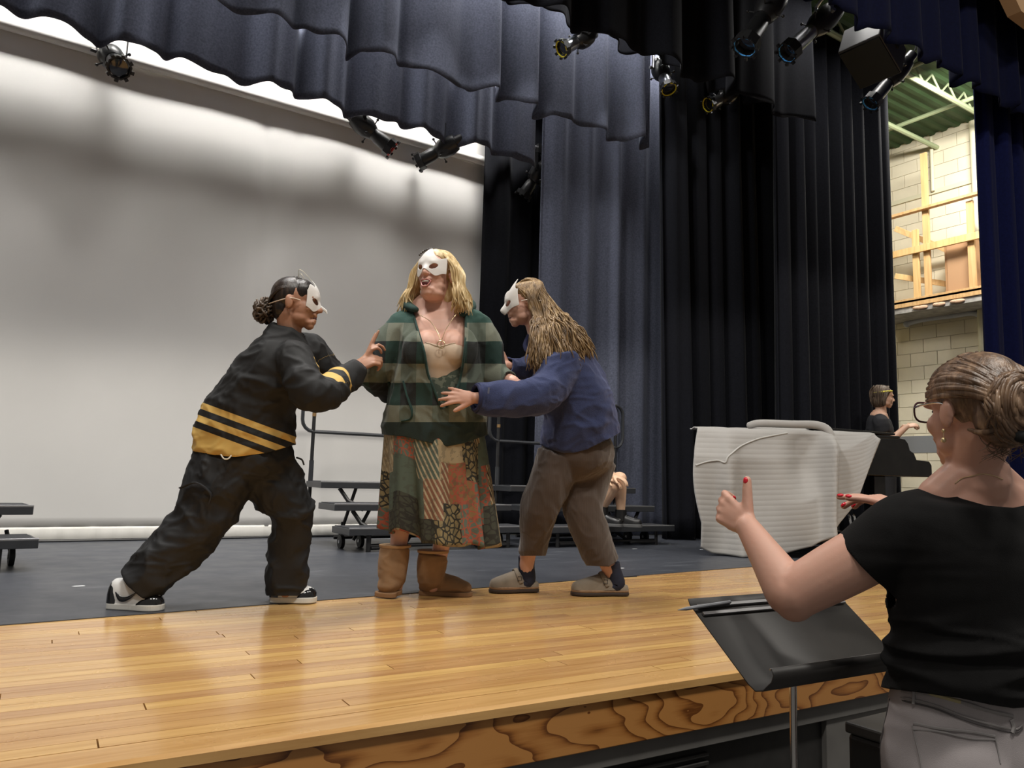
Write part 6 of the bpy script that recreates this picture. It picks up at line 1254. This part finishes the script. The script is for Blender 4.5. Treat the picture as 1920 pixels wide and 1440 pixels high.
mb = MB(); mb.tube([at(1650, 778, dF), at(1648, 790, dF), at(1650, 830, dF), at(1652, 870, dF), V3(fpos[0], fpos[1], ZS+.85)], [(.08, .07), (.175, .115), (.18, .135), (.165, .13), (.17, .14)], 22, ref=AW, smooth=3); mb.tube([aF1[0]+UP*.03+AW*.05, aF1[0], aF1[0]*.5+aF1[1]*.5], [.075, .085, .075], 14, smooth=2); mb.tube([aF2[0]+UP*.03-AW*.05, aF2[0], aF2[0]*.5+aF2[1]*.5], [.075, .085, .075], 14, smooth=2)
v, f = remesh(mb, .008); v = laplace(v, f, 6); soft('tee_shirt', wrinkle(v, f, .006, 7, 77), f, mat('charcoal_tee', (.012, .0125, .016), .9), F)
mb = MB()
for q in (-1, 1): mb.tube([V3(fpos[0], fpos[1], ZS+.92)+AW*q*.07, V3(fpos[0], fpos[1], ZS+.5)+AW*q*.09, V3(fpos[0], fpos[1], ZS+.06)+AW*q*.10], [.11, .085, .075], 16, smooth=2)
v, f = remesh(mb, .01); v = laplace(v, f, 4); soft('trousers', v, f, mat('black_trousers', (.012, .012, .014), .9), F)
for q in (-1, 1):
    dv = RH; h0 = V3(fpos[0], fpos[1], 0)+AW*q*.10-RH*.07; s0 = sole([(0, .5), (.05, .8), (.6, 1.), (.9, .9), (1, .3)], .26, h0, dv, .046, ZS+.0045, ZS+.024, 'shoe', M_BSO, F); shoe_upper([(.02, .55, .07), (.3, .8, .08), (.6, .9, .05), (.95, .5, .03)], .26, V3(h0[0], h0[1], ZS), dv, .045, 'upper', M_BB, s0, ZS+.022)
M_HF = hair_mat('soft_brown_hair', (.03, .019, .012), (.075, .05, .033), (.16, .11, .075), .5)
mb = MB(); mb.ell(hF(0, -.025, .036), np.array([HF[1]*.088, HF[2]*.10, HF[3]*.092]), 20, 14); mb.ell(hF(0, -.045, -.055), np.array([HF[1]*.085, HF[2]*.07, HF[3]*.075]), 18, 12); v, f = remesh(mb, .006); v = taubin(v, f, 3); lx = (v-hF(0, 0, 0))@HF[2]; lz = (v-hF(0, 0, 0))@HF[3]
v, f = clip(v, f, np.minimum(.2, lz-np.interp(lx, [-.14, -.02, .0, .03, .06], [-.2, -.15, -.02, .045, .08]))); hc = soft('hair', v, f, M_HF, F, .004)
pth = []
for k in range(110):
    a0 = RNG.uniform(-1.5, 1.5); x0 = math.sin(a0)*.09; st = RNG.uniform(-.1, .03); pth.append([hF(x0*.5, st, .115), hF(x0, st-.02, .04+.03*math.cos(a0)), hF(x0*1.02, st*.7-.035, -.04), hF(x0*.98, st*.6-.03, RNG.uniform(-.12, -.08))])
locks('strands', pth, M_HF, hc, .008, .004, 3)
m = MB(); m.tube([hF(.0925*math.sin(a), -.02+.1*math.cos(a), .048+.022*math.cos(a)) for a in np.linspace(0, 2*math.pi, 25)], [(.008, .003)]*25, 8, ref=UP); m.build('headband', mat('yellow_headband', (.75, .66, .10), .6), F)
